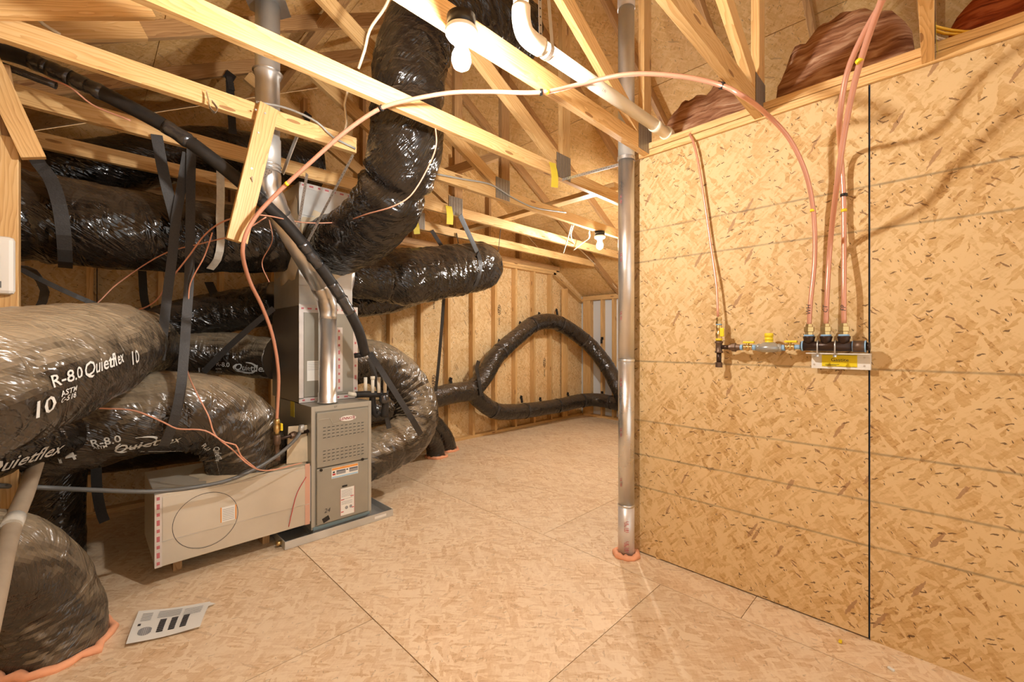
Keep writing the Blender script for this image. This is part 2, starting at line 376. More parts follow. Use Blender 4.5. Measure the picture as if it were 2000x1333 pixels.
        s.f.append(tuple(base + k for k in reversed(range(seg)))); s.uv += [(0, 0)] * seg; s.sm.append(False)
        s.f.append(tuple(base + seg + k for k in range(seg))); s.uv += [(0, 0)] * seg; s.sm.append(False)
        return s
    def lathe(s, c, axis, prof, seg=24):
        """prof: list of (distance along axis, radius)"""
        axis = V(axis).normalized(); c = V(c)
        u = axis.cross(V((0, 0, 1))) if abs(axis.z) < .9 else V((1, 0, 0)); u.normalize(); w_ = axis.cross(u); base = len(s.v)
        for h, r in prof:
            for k in range(seg):
                a = 2 * PI * k / seg; s.v.append(tuple(c + axis * h + (u * math.cos(a) + w_ * math.sin(a)) * max(r, 1e-5)))
        for i in range(len(prof) - 1):
            for k in range(seg):
                k2 = (k + 1) % seg; s.f.append((base + i * seg + k, base + i * seg + k2, base + (i + 1) * seg + k2, base + (i + 1) * seg + k)); s.sm.append(seg > 8)
                s.uv += [(k * .05, i * .05), (k * .05 + .05, i * .05), (k * .05 + .05, i * .05 + .05), (k * .05, i * .05 + .05)]
        for i, rev in ((0, True), (len(prof) - 1, False)):
            ring = [base + i * seg + k for k in range(seg)]
            s.f.append(tuple(reversed(ring) if rev else ring)); s.uv += [(0, 0)] * seg; s.sm.append(False)
        return s
    def build(s, name, mat, parent=None, bevel=0.0):
        me = bpy.data.meshes.new(name); me.from_pydata(s.v, [], s.f); me.materials.append(MATS[mat])
        ul = me.uv_layers.new(name='UVMap'); flat = [c for p in s.uv for c in p]; ul.data.foreach_set('uv', flat)
        me.polygons.foreach_set('use_smooth', s.sm); me.update()
        o = bpy.data.objects.new(name, me); col.objects.link(o)
        if parent: o.parent = parent
        if bevel:
            b = o.modifiers.new('bevel', 'BEVEL'); b.width = bevel; b.segments = 2; b.limit_method = 'ANGLE'; b.angle_limit = math.radians(50)
        return o
def tag(o, label=None, cat=None, group=None, kind=None):
    if label: o['label'] = label
    if cat: o['category'] = cat
    if group: o['group'] = group
    if kind: o['kind'] = kind
    return o
def empty(name, loc=(0, 0, 0), label=None, cat=None, group=None, kind=None):
    """Empty at the base of a thing; parts are built in world coordinates and keep them"""
    o = bpy.data.objects.new(name, None); col.objects.link(o); o.location = loc; o.empty_display_size = .05
    o.matrix_basis = Matrix.Translation(loc)
    tag(o, label, cat, group, kind); o['_b'] = list(loc)
    return o
def part(mb, name, mat, root, bevel=0.0, label=None, kind=None):
    o = mb.build(name, mat, root, bevel)
    r = root if root is not None and root.type == 'EMPTY' else None
    off = V((0, 0, 0))
    while r is not None: off += V(r.location); r = r.parent
    if off.length > 1e-9: o.matrix_parent_inverse = Matrix.Translation(-off)
    tag(o, label=label, kind=kind)
    return o
def spline(pts, step=0.02):
    pts = [V(p) for p in pts]; n = len(pts); out = []
    for i in range(n - 1):
        p0 = pts[i - 1] if i else pts[0] * 2 - pts[1]; p1 = pts[i]; p2 = pts[i + 1]; p3 = pts[i + 2] if i + 2 < n else pts[-1] * 2 - pts[-2]
        # centripetal
        def tj(ti, a, b): return ti + max((b - a).length, 1e-5) ** 0.5
        t0 = 0; t1 = tj(t0, p0, p1); t2 = tj(t1, p1, p2); t3 = tj(t2, p2, p3)
        k = max(2, int((p2 - p1).length / step))
        for j in range(k):
            t = t1 + (t2 - t1) * j / k
            A1 = p0 * ((t1 - t) / (t1 - t0)) + p1 * ((t - t0) / (t1 - t0)); A2 = p1 * ((t2 - t) / (t2 - t1)) + p2 * ((t - t1) / (t2 - t1)); A3 = p2 * ((t3 - t) / (t3 - t2)) + p3 * ((t - t2) / (t3 - t2))
            B1 = A1 * ((t2 - t) / (t2 - t0)) + A2 * ((t - t0) / (t2 - t0)); B2 = A2 * ((t3 - t) / (t3 - t1)) + A3 * ((t - t1) / (t3 - t1))
            out.append(B1 * ((t2 - t) / (t2 - t1)) + B2 * ((t - t1) / (t2 - t1)))
    out.append(pts[-1]); return out

_font_cache = {}
def text_mesh(body, size, shear=0.0, bold=0.0):
    """centred letters in the xy plane: list of vertices and faces"""
    key = (body, shear, bold)
    if key not in _font_cache:
        c = bpy.data.curves.new('t', 'FONT'); c.body = body; c.size = 1.0; c.shear = shear; c.align_x = 'CENTER'; c.align_y = 'CENTER'; c.offset = bold; c.resolution_u = 2
        o = bpy.data.objects.new('t', c); me = bpy.data.meshes.new_from_object(o)
        _font_cache[key] = ([tuple(v.co) for v in me.vertices], [tuple(p.vertices) for p in me.polygons])
        bpy.data.objects.remove(o); bpy.data.meshes.remove(me); bpy.data.curves.remove(c)
    vs, fs = _font_cache[key]
    return [(x * size, y * size) for x, y, z in vs], fs
def flat_text(mb, body, size, origin, ex, ey, shear=0.0, bold=0.0, squash=1.0):
    vs, fs = text_mesh(body, size, shear, bold); b = len(mb.v); o = V(origin); ex = V(ex); ey = V(ey)
    mb.v += [tuple(o + ex * x * squash + ey * y) for x, y in vs]
    for f in fs:
        mb.f.append(tuple(b + i for i in f)); mb.uv += [(0, 0)] * len(f); mb.sm.append(False)
    return mb

# ------------------------------------------------------------------ the flexible ducts
class Duct:
    """wrinkled film sleeve round a curved axis"""
    def __init__(s, pts, r, seed=0, wr=1.0, step=0.013, seg=72, pinch=()):
        s.P = spline(pts, step); s.n = len(s.P); s.r = r; s.seed = seed; s.wr = wr; s.seg = seg; s.pinch = pinch
        P = s.P; s.T = [(P[min(i + 1, s.n - 1)] - P[max(i - 1, 0)]).normalized() for i in range(s.n)]
        ref = V((0, 0, 1)) if abs(s.T[0].z) < .9 else V((0, 1, 0)); u = s.T[0].cross(ref).normalized()
        s.U = []; s.S = [0]
        for i in range(s.n):
            if i: s.S.append(s.S[-1] + (P[i] - P[i - 1]).length)
            u = (u - s.T[i] * u.dot(s.T[i])).normalized(); s.U.append(u.copy())
        s.W = [s.T[i].cross(s.U[i]) for i in range(s.n)]
        k = 6; s.K = [(s.T[min(i + k, s.n - 1)] - s.T[max(i - k, 0)]) / max(1e-4, (s.S[min(i + k, s.n - 1)] - s.S[max(i - k, 0)])) for i in range(s.n)]
        s.len = s.S[-1]
    def rad(s, i, th):
        c, sn = math.cos(th), math.sin(th); S = s.S[i]; q = s.seed * 17.3
        dirv = s.U[i] * c + s.W[i] * sn
        rr = s.r(S / s.len) if callable(s.r) else s.r
        inner = max(0.0, dirv.dot(s.K[i])) * rr          # inside of the bend bunches up
        n0 = noise.noise(V((S * 4 + q, c * 1.1, sn * 1.1)))
        f1 = abs(noise.noise(V((S * 17 + q + c * .9, c * 1.0 + q, sn * 1.0))))
        f2 = abs(noise.noise(V((S * 7 - c * 2.1 + q, c * 2.2, sn * 2.2 + S * 3))))
        f3 = abs(noise.noise(V((S * 38 + q, c * 1.7, sn * 1.7))))
        d = n0 * .030 - (.16 - f1) * (0.045 + .16 * min(1.2, inner)) * 1.0 - (.14 - f2) * .075 - (.16 - f3) * (.02 + .06 * min(1, inner))
        m = 1 + d * s.wr
        for (ps, pw, pa) in s.pinch:
            m *= 1 - pa * math.exp(-((S - ps * s.len) / pw) ** 2)
        return rr * m
    def pt(s, i, th, off=0.0):
        return s.P[i] + (s.U[i] * math.cos(th) + s.W[i] * math.sin(th)) * (s.rad(i, th) + off)
    def mesh(s):
        mb = MB(); g = s.seg
        for i in range(s.n):
            for k in range(g): mb.v.append(tuple(s.pt(i, 2 * PI * k / g)))
        r0 = s.r(.5) if callable(s.r) else s.r
        for i in range(s.n - 1):
            for k in range(g):
                k2 = (k + 1) % g
                mb.f.append((i * g + k, i * g + k2, (i + 1) * g + k2, (i + 1) * g + k)); mb.sm.append(True)
                a0, a1 = 2 * PI * r0 * k / g, 2 * PI * r0 * (k + 1) / g
                mb.uv += [(s.S[i] + s.seed, a0), (s.S[i] + s.seed, a1), (s.S[i + 1] + s.seed, a1), (s.S[i + 1] + s.seed, a0)]
        for i, rev in ((0, True), (s.n - 1, False)):
            ring = [i * g + k for k in range(g)]; mb.f.append(tuple(reversed(ring) if rev else ring)); mb.uv += [(0, 0)] * g; mb.sm.append(False)
        return mb
    def find(s, target):
        """surface spot nearest to the sight line of a world point"""
        cam_ = V((0, 0, 1.3)); d = (V(target) - cam_).normalized(); best = None
        for i in range(2, s.n - 2, 1):
            for k in range(0, 120):
                th = 2 * PI * k / 120; c = s.P[i] + (s.U[i] * math.cos(th) + s.W[i] * math.sin(th)) * (s.r(s.S[i] / s.len) if callable(s.r) else s.r)
                nrm = c - s.P[i]
                if nrm.dot(cam_ - c) < 0: continue
                e = ((c - cam_) - d * (c - cam_).dot(d)).length
                if best is None or e < best[0]: best = (e, i, th)
        return best[1], best[2]
    def wrap_text(s, mb, body, size, target, shear=0.0, bold=0.012, rot=0.0, flip=None, extra=None):
        i0, th0 = s.find(target)
        vs, fs = text_mesh(body, size, shear, bold)
        if extra: vs, fs = extra
        # +x of the lettering should run to the viewer's right
        pu = lambda p: (p.x - p.y) / (p.x + p.y); sx = 1 if pu(s.P[min(s.n - 1, i0 + 3)]) > pu(s.P[max(0, i0 - 3)]) else -1
        r0 = s.r(.5) if callable(s.r) else s.r
        b = len(mb.v); cr, sr = math.cos(rot), math.sin(rot); out = []
        step = s.len / (s.n - 1)
        # direction of increasing theta relative to up
        up = s.pt(i0, th0 + .1) - s.pt(i0, th0)
        tang = s.U[i0] * -math.sin(th0) + s.W[i0] * math.cos(th0)
        nrm = s.U[i0] * math.cos(th0) + s.W[i0] * math.sin(th0)
        # right-handed seen from outside: ey = nrm x ex
        ey = nrm.cross(s.T[i0] * sx); sy = 1 if tang.dot(ey) > 0 else -1
        for x, y in vs:
            xx, yy = x * cr - y * sr, x * sr + y * cr
            fi = i0 + sx * xx / step; i = max(0, min(s.n - 2, int(math.floor(fi)))); fr = min(1, max(0, fi - i))
            th = th0 + sy * yy / r0
            out.append(tuple(s.pt(i, th, .0035) * (1 - fr) + s.pt(i + 1, th, .0035) * fr))
        mb.v += out
        for f in fs:
            mb.f.append(tuple(b + k for k in f)); mb.uv += [(0, 0)] * len(f); mb.sm.append(False)
    def band(s, frac, w=0.05, off=0.006, th=0.003, a0=0.0, a1=2 * PI, n=40):
        i = int(frac * (s.n - 1)); mb = MB()
        pts = [s.P[i] + (s.U[i] * math.cos(a) + s.W[i] * math.sin(a)) * (s.rad(i, a) * .5 + (s.r(frac) if callable(s.r) else s.r) * .5 + off) for a in [a0 + (a1 - a0) * k / n for k in range(n + 1)]]
        return mb.ribbon(pts, w, s.T[i], th)
def swoosh(size):
    """loose oval stroke that runs round the brand lettering"""
    vs = []; fs = []; n = 40
    for k in range(n + 1):
        a = 2.6 + 5.4 * k / n; rx, ry = size * 1.5, size * .62; wd = size * .055 * (1 + math.sin(k / n * PI))
        x, y = rx * math.cos(a) - size * .3, ry * math.sin(a); x += y * .5
        vs += [(x * (1 - wd / rx), y - wd), (x * (1 + wd / rx), y + wd)]
    for k in range(n): fs.append((2 * k, 2 * k + 1, 2 * k + 3, 2 * k + 2))
    return vs, fs
def make_duct(name, label, pts, r, seed, mat='duct_film', group=None, wr=1.0, pinch=(), prints=(), bands=(), cat='duct', seg=72, step=0.013):
    d = Duct(pts, r, seed, wr, step, seg, pinch)
    root = empty(name, d.P[0], label, cat, group)
    slv = part(d.mesh(), 'sleeve', mat, root)
    for p in prints:
        mb = MB()
        if p[0] == 'swoosh': d.wrap_text(mb, '', 1, p[2], extra=swoosh(p[1]), rot=p[3] if len(p) > 3 else 0)
        else: d.wrap_text(mb, p[0], p[1], p[2], shear=p[3] if len(p) > 3 else 0, rot=p[4] if len(p) > 4 else 0)
        part(mb, 'printing', 'print_white', slv, label='white printing on the black film')
    for b in bands:
        part(d.band(b, .03, .004), 'tape_band', 'black_tape', root)
    return d, root

# ================================================================== THE SETTING
# floor: tongue and groove panels, joints left open
fl = empty('floor', (0, 0, 0), 'pale strand board subfloor in large panels under the whole attic', 'floor', kind='structure')
part(MB().box(-3.2, 7.2, -2.2, 5.2, -.25, -.022), 'subfloor_base', 'core_dark', fl)
strips = [(-3.19, -1.49, [-2.2, .3, 2.7, 5.1]), (-1.486, -.270, [-2.2, -.1, 1.2, 3.64, 5.1]), (-.267, .950, [-2.2, -.57, 1.87, 4.30, 5.1]), (.953, 2.170, [-2.2, -1.39, 1.05, 3.49, 5.1]), (2.173, 3.39, [-2.2, -.56, .655, 1.88, 4.3, 5.1]), (3.393, 4.61, [-2.2, 1.1, 3.5, 5.1]), (4.613, 5.83, [-2.2, 1.9, 4.3, 5.1]), (5.833, 7.05, [-2.2, 1.1, 3.5, 5.1])]
for x0, x1, ys in strips:
    for a, b in zip(ys, ys[1:]):
        mb = MB(); mb.obox(Matrix.Translation(((x0 + x1) / 2, (a + b) / 2, -.011)), x1 - x0 - .0015, b - a - .003, .022)
        part(mb, 'floor_panel', 'osb_floor', fl)
# pencil marks and a pale scuff on the boards are part of the material

# right wall
wr_ = empty('wall_right', (2.41, 0, 0), 'tall strand board partition with dark panel joint', 'wall', kind='structure')
part(MB().box(2.425, 2.53, -2.2, 1.335, 0, 2.41), 'wall_core', 'core_dark', wr_)
part(MB().box(2.41, 2.423, .2165, 1.339, .008, 2.414), 'wall_panel', 'osb_wall', wr_)
part(MB().box(2.4115, 2.424, -1.05, .2105, .0, 2.414), 'wall_panel', 'osb_wall', wr_)
part(MB().box(2.41, 2.423, -2.2, -1.056, .0, 2.414), 'wall_panel', 'osb_wall', wr_)
part(MB().box(2.4095, 2.4235, .2105, .2125, .0, 2.414), 'painted_edge', 'edge_blue', wr_, label='blue sealed panel edge')
part(MB().box(2.395, 2.53, -2.2, 1.335, 2.4155, 2.451), 'top_plate', 'pine', wr_, .0015)
part(MB().box(2.390, 2.53, -2.2, 1.335, 2.453, 2.489), 'top_plate', 'pine', wr_, .0015)
# its return beyond the flue
wp = tag(MB().box(2.53, 6.2, 1.23, 1.33, 0, 2.45).build('wall_return', 'osb_back'), 'strand board return wall behind the flue pipe', 'wall', kind='structure')

# framed back wall
wb = empty('wall_back', (2, 4.4, 0), 'open stud wall with strand board sheathing at the far side', 'wall', kind='structure')
xs = -1.9
for a, b in ((-2.4, -1.16), (-1.155, .06), (.065, 1.28), (1.285, 2.50), (2.505, 3.72), (3.725, 4.94), (4.945, 6.26)):
    part(MB().box(a, b, 4.49, 4.502, .0, 2.45), 'sheathing_panel', 'osb_back', wb)
k = -11
while True:
    x = 2.462 + .4064 * k; k += 1
    if x > 6.1: break
    top = 2.37 if x < 5.35 else 2.37 - (x - 5.35) * .52
    part(MB().obox and (lambda m: (m.box(x - .019, x + .019, 4.402, 4.488, .04, top), m)[1])(MB()), 'stud', 'pine', wb, .0015)
part(MB().box(5.60, 5.69, 4.402, 4.44, .04, 2.16), 'stud', 'pine', wb, .0015)
part(MB().box(-2.4, 6.15, 4.40, 4.49, .001, .039), 'bottom_plate', 'pine', wb, .0015)
part(MB().box(-2.4, 5.42, 4.40, 4.49, 2.372, 2.408), 'top_plate', 'pine', wb, .0015)
part(MB().box(-2.4, 5.42, 4.395, 4.49, 2.410, 2.446), 'top_plate', 'pine', wb, .0015)
part(MB().beam((5.36, 4.445, 2.40), (6.16, 4.445, 1.99), (0, 1, 0), .09, .038), 'top_plate', 'pine', wb)
part(MB().box(-2.5, 6.4, 4.506, 4.52, 0, 2.6), 'wall_leak_block', 'leak_block_black', wb)  # added unseen sheet, stops light coming through the panel joints
# gable above it
part(MB().box(-2.4, 5.5, 4.395, 4.433, 2.448, 2.52), 'gable_chord', 'pine_dark', wb, .0015)
def roof_under(x): return min(2.82 + .575 * x, 5.635 - .583 * x)
gm = MB()
o = 4.49
pts = [(-2.4, 2.45), (5.46, 2.451), (5.46, roof_under(5.46) + .1), (2.43, roof_under(2.43) + .1), (-.7, roof_under(-.7) + .1), (-2.4, 2.45)]
gm.quad([(x, 4.4885, z) for x, z in pts[1:5]] + [(-.7, 4.4885, 2.451)], [(x, z) for x, z in pts[1:5]] + [(-.7, 2.45)])
part(gm, 'gable_sheathing', 'osb_deck', wb)
for x in [-.3 + .61 * i for i in range(9)]:
    zt = roof_under(x) - .01
    if zt > 2.6: part(MB().box(x - .019, x + .019, 4.40, 4.488, 2.521, zt), 'gable_stud', 'pine_dark', wb)
# stamped grade marks on sheathing and studs
def ring_stamp(root, x, z, y, s=.075):
    mb = MB()
    n = 20
    for k in range(n):
        a, b = 2 * PI * k / n, 2 * PI * (k + 1) / n
        mb.quad([(x + s * .42 * math.cos(a), y, z + s * math.sin(a)), (x + s * .42 * math.cos(b), y, z + s * math.sin(b)), (x + s * .34 * math.cos(b), y, z + s * .88 * math.sin(b)), (x + s * .34 * math.cos(a), y, z + s * .88 * math.sin(a))])
    flat_text(mb, 'APA', s * .75, (x, y, z), (0, 0, 1), (-1, 0, 0), bold=.02)
    flat_text(mb, 'RATED', s * .45, (x, y, z - s * 2.2), (0, 0, 1), (-1, 0, 0), bold=.02)
    part(mb, 'grade_stamp', 'stamp_ink', root, label='dark printed grade stamp')
for x, z in ((3.12, 1.92), (4.25, 1.75), (5.25, 1.62), (5.25, .95), (3.98, 1.0), (3.12, .8)): ring_stamp(wb, x - .02, z, 4.4885)
def T8(root, txt, x, z, y, s):
    mb = MB(); flat_text(mb, txt, s, (x, y, z), (1, 0, 0), (0, 0, 1), bold=.01); part(mb, 'grade_stamp', 'stamp_ink', root)

T8(wb, 'RATED SHEATHING', 3.25, 2.72, 4.4875, .07)
T8(wb, '24/16 APA', 2.05, 2.80, 4.4875, .07)

# end knee wall with white boards behind its studs
we = empty('wall_end', (6.15, 3, 0), 'low knee wall with white boards behind pale studs', 'wall', kind='structure')
for a, b in ((1.3, 2.5), (2.504, 3.70), (3.704, 4.49)):
    part(MB().box(6.24, 6.25, a, b, 0, 2.08), 'white_panel', 'white_board', we)
for y in (1.4, 1.8, 2.2, 2.6, 3.0, 3.42, 3.80, 4.02, 4.375):
    part(MB().box(6.15, 6.238, y - .019, y + .019, .04, 2.0), 'stud', 'pine', we, .0015)
part(MB().box(6.15, 6.238, 4.24, 4.355, .04, 2.0), 'stud', 'pine', we, .0015)
part(MB().box(6.15, 6.24, 1.3, 4.4, .001, .039), 'bottom_plate', 'pine', we, .0015)
part(MB().box(6.14, 6.24, 1.3, 4.4, 2.001, 2.075), 'top_plate', 'pine', we, .0015)

part(MB().box(6.256, 6.27, 1.2, 4.52, 0, 2.3), 'wall_leak_block', 'leak_block_black', we)  # added unseen backing, keeps light out at the wall corner
# left side: eave wall out of sight plus the near post
wl = empty('wall_left', (-.25, 2.75, 0), 'bare stud framing at the left side', 'wall', kind='structure')
part(MB().box(-1.45, -1.43, -2.2, 4.49, 0, 2.1), 'sheathing_panel', 'osb_back', wl)
part(MB().box(-.345, -.199, 2.750, 2.838, .001, 2.157), 'stud', 'pine', wl, .004)
part(MB().beam((-.30, 2.73, 2.50), (-.155, 2.73, 2.08), (0, 1, 0), .038, .075), 'knee_brace', 'pine', wl)
part(MB().beam((-.255, 2.79, 2.46), (-.21, 2.79, 2.10), (0, 1, 0), .038, .06), 'knee_brace', 'pine_dark', wl)
# roof deck: panels with open joints, added dark sheet above blocks light leaks
ce = empty('ceiling', (2.43, 1, 4.3), 'underside of the roof deck in strand board panels', 'ceiling', kind='structure')
up = .103
rz = 4.22
for side in (1, -1):
    sl = math.atan(.583 if side > 0 else .575); ln = 1.22
    x_r = 2.43
    # joints measured along x; one falls at x = 3.65 on the right slope
    dx = ln * math.cos(sl)
    xsj = ([2.43] + [3.65 + dx * i for i in range(-1 + 0, 4)]) if side > 0 else [2.43 - dx * i for i in range(5)]
    if side > 0: xsj = [2.43, 2.60, 3.65, 4.70, 5.75, 6.60]
    for ri in range(len(xsj) - 1):
        xa, xb = xsj[ri], xsj[ri + 1]
        za = roof_under(xa) + up; zb = roof_under(xb) + up
        ys = [-2.2, .025, 2.465, 4.6] if ri % 2 else [-2.2, 1.245, 3.685, 4.6]
        for a, b in zip(ys, ys[1:]):
            A, B = V((xa, 0, za)), V((xb, 0, zb)); t = (B - A).normalized(); nrm = V((0, 1, 0)).cross(t)
            if nrm.z < 0: nrm.negate()
            mid = (A + B) / 2 + V((0, (a + b) / 2, 0)) + nrm * .006
            M = Matrix(((t.x, 0, nrm.x, 0), (0, 1, 0, 0), (t.z, 0, nrm.z, 0), (0, 0, 0, 1))); M.translation = mid
            mb = MB(); mb.obox(M, (B - A).length - .005, b - a - .004, .012)
            part(mb, 'roof_panel', 'osb_deck', ce)
    xe = 6.75 if side > 0 else -2.45
    A = V((2.43, 0, roof_under(2.43) + up + .03)); B = V((xe, 0, roof_under(xe) + up + .03)); t = (B - A).normalized(); nrm = V((0, 1, 0)).cross(t)
    M = Matrix(((t.x, 0, nrm.x, 0), (0, 1, 0, 0), (t.z, 0, nrm.z, 0), (0, 0, 0, 1))); M.translation = (A + B) / 2 + V((0, 1.2, 0))
    mb = MB(); mb.obox(M, (B - A).length + .02, 6.9, .02); part(mb, 'deck_leak_block', 'leak_block_black', ce)
# stamps on the deck
for (u, v, Y, tx, s) in ((1075, 372, 3.3, 'RATED SHEATHING', .06),):
    pass

# lower ceiling beyond the partition
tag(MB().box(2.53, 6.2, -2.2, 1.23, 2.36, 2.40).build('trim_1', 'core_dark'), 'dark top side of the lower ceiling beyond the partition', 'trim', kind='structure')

# ================================================================== ROOF TRUSSES
TG = 'pine roof trusses at even spacing'
tlab = ['pine roof truss nearest the camera, its chord beside the yellow cables', 'pine roof truss whose chord meets the partition between two insulation batts',
        'pine roof truss holding the lit bare bulb', 'pine roof truss with a yellow tag where the perforated flue strap is fixed',
        'pine roof truss with a grey cable running along its chord', 'pine roof truss carrying a yellow tag beside a black hanger strap',
        'pine roof truss closest to the framed back wall']
TY = [.03, .64, 1.25, 1.86, 2.47, 3.08, 3.69]
def strut(root, x0, z0, x1, z1, y, name, w=.038, d=.089, mat='pine'):
    return part(MB().beam((x0, y, z0), (x1, y, z1), (0, 1, 0), w, d), name, mat, root, .0015)
for i, y in enumerate(TY):
    root = empty('roof_truss', (2.4, y, 2.42), tlab[i], 'truss', TG)
    zc = 2.465
    if i <= 2: strut(root, -1.35, zc, 2.405, zc, y, 'bottom_chord')
    elif i == 4:
        strut(root, -1.35, zc, pY(697, 290, 2.45).x, zc, y, 'bottom_chord'); strut(root, 1.60, zc, 5.42, zc, y, 'bottom_chord')
    else: strut(root, -1.35, zc, 5.42, zc, y, 'bottom_chord')
    # top chords: underside on the roof plane
    off = .0445
    aL, aR = math.atan(.575), math.atan(.583)
    xl = -1.5
    strut(root, xl, roof_under(xl) + off / math.cos(aL), 2.42, roof_under(2.42) + off / math.cos(aL), y, 'top_chord', mat='pine_dark')
    strut(root, 2.44, roof_under(2.44) + off / math.cos(aR), 6.35, roof_under(6.35) + off / math.cos(aR), y, 'top_chord', mat='pine_dark')
    strut(root, 2.38, 2.51, 2.38, 4.15, y, 'king_post', mat='pine' if i < 4 else 'pine_dark')
    strut(root, 2.31, 2.535, .86, 3.30, y + .0, 'web', mat='pine')
    # metal connector plates on the near face
    part(MB().box(2.27, 2.425, y - .0215, y - .0195, 2.425, 2.59), 'connector_plate', 'gusset_metal', root)
# lateral braces lying across the trusses
BG = 'lateral braces between trusses'
b1 = tag(MB().beam((2.98, 1.80, 2.53), (2.98, 3.75, 2.53), (1, 0, 0), .089, .038).build('lateral_brace', 'pine', bevel=.0015), 'pale board laid across the truss chords beyond the flue pipe', 'brace')
b2 = tag(MB().beam(pY(868, 340, 3.02), pY(1010, 292, 2.54), (0, .3, 1), .075, .036).build('diagonal_brace', 'pine_dark'), 'short board rising diagonally between two trusses right of the tall duct', 'brace')
b3 = tag(MB().beam((1.18, 1.9, 3.52), (1.18, 4.38, 3.52), (1, 0, .5), .089, .036).build('lateral_brace', 'pine_dark'), 'board running under the left roof slope above the ducts', 'brace')
b4 = tag(MB().beam(pY(525, 210, 2.425), pY(462, 473, 2.425), (0, 1, 0), .036, .088).build('hanging_board', 'pine', bevel=.002), 'tilted short board nailed to a chord in front of the metal flue', 'board')
for u_, v_ in ((500, 215), (518, 222), (505, 260), (492, 330)):
    p_ = pY(u_, v_, 2.405); n_ = MB().disc(p_, (0, 1, 0), .0045, .003, 10).build('nail_head', 'strap_metal'); n_.parent = b4
b5 = tag(MB().beam(pY(-60, 10, 2.42), pY(292, 16, 2.42), (0, 0, 1), .085, .036).build('roof_brace', 'pine'), 'board with a clipped end high at the left under the roof', 'board')
b6 = tag(MB().beam(pY(-30, 62, 3.03), pY(280, 62, 3.03), (0, 0, 1), .085, .036).build('roof_brace', 'pine'), 'short nailed board end above the long left chord', 'board')

# ================================================================== INSULATION
def make_batt(label, x0, x1, y0, y1, z0, h, seed, mat='batt_brown', sc_=1.0):
    mb = MB(); nx, ny = 30, 24; top = []
    for i in range(nx + 1):
        for j in range(ny + 1):
            a, b = i / nx, j / ny
            x = x0 + (x1 - x0) * a; y = y0 + (y1 - y0) * b
            e = max(0, math.sin(PI * b)) ** .22 * min(1, (a * 14 + .01)) ** .4 * min(1, (1 - a) * 5 + .02) ** .5
            z = z0 + h * e * (1 + .28 * noise.noise(V((x * 3, y * 4, seed))) + .12 * noise.noise(V((x * 14, y * 16, seed + 3)))) * (.85 + .15 * math.sin(PI * b)) * (1 - .35 * a)
            xx = x - .05 * e * noise.noise(V((y * 8, z * 8, seed)))
            mb.v.append((xx, y, z))
    for i in range(nx):
        for j in range(ny):
            a = i * (ny + 1) + j
            mb.f.append((a, a + ny + 1, a + ny + 2, a + 1)); mb.sm.append(True); mb.uv += [(0, 0)] * 4
    b = len(mb.v); mb.v += [(x0, y0, z0 - .02), (x1, y0, z0 - .02), (x1, y1, z0 - .02), (x0, y1, z0 - .02)]
    mb.f.append((b, b + 3, b + 2, b + 1)); mb.sm.append(False); mb.uv += [(0, 0)] * 4
    return tag(mb.build('insulation_batt', mat), label, 'insulation', 'insulation batts above the partition')
make_batt('pale brown insulation batt beside the white drain pipe', 2.47, 3.9, .67, 1.22, 2.42, .38, 1)
make_batt('brown insulation batt folded behind the copper gas lines', 2.47, 4.1, .06, .61, 2.42, .47, 5)
make_batt('dark red insulation batt at the top right corner', 2.60, 3.9, -.56, -.01, 2.42, .46, 9, 'batt_red')
make_batt('dark red insulation batt beyond the frame edge', 2.60, 3.9, -1.15, -.60, 2.42, .5, 13, 'batt_red')
tag(MB().tube(spline([(2.545, .01, 2.485), (2.545, -.25, 2.515), (2.545, -.55, 2.51), (2.545, -.9, 2.485)], .05), .035, 12).build('red_wrapped_pipe', 'red_wrap'), 'red wrapped pipe lying behind the partition plate', 'pipe')

# ================================================================== DUCTS
R8 = 'R-8.0'
DG = 'black insulated flexible ducts'
# big duct along the back under the trusses, into the plenum
dA, _ = make_duct('flexible_duct', 'thick black flexible duct hung level below the trusses at upper left', [(-.75, 3.46, 1.95), (-.2, 3.46, 1.97), (.3, 3.44, 1.97), (.75, 3.42, 2.0), (1.03, 3.42, 2.03)], lambda f: .245 - .03 * f * f, 1, group=DG, wr=.8, pinch=((.31, .03, .05), (.78, .03, .05)))
# left duct running away from the camera
dB, _ = make_duct('flexible_duct', 'dusty black duct printed 10 sweeping in from the left edge', [(-.62, 1.62, 1.02), (-.30, 1.86, 1.14), (-.05, 2.35, 1.23), (.10, 3.0, 1.28), (.22, 3.6, 1.29), (.30, 3.98, 1.26)], .205, 2, 'duct_film_dusty', DG, 1.0, pinch=((.72, .06, .08),),
    prints=((R8, .050, pd(133, 738, 1.9)), ('ASTM', .024, pd(131, 762, 1.9)), ('C-518', .024, pd(133, 777, 1.9)), ('10', .070, pd(86, 795, 1.7)), ('10', .075, pd(261, 700, 2.6)), ('Quietflex', .062, pd(205, 708, 2.4), .35)))
# duct behind it running to the cabinet
dC, _ = make_duct('flexible_duct', 'black duct with brand printing entering behind the coil cabinet', [(.28, 4.16, 1.17), (.52, 4.12, 1.20), (.78, 4.06, 1.20), (.98, 3.95, 1.17), (1.10, 3.82, 1.16)], .170, 3, 'duct_film_dusty', DG, .9,
    prints=((R8, .055, pd(434, 712, 3.3)), ('ASTM', .022, pd(427, 721, 3.3)), ('C-518', .022, pd(427, 727, 3.3)), ('Quietflex', .080, pd(487, 719, 3.3), .35), ('swoosh', .075, pd(484, 719, 3.3)), ('10', .07, pd(394, 724, 3.3))))
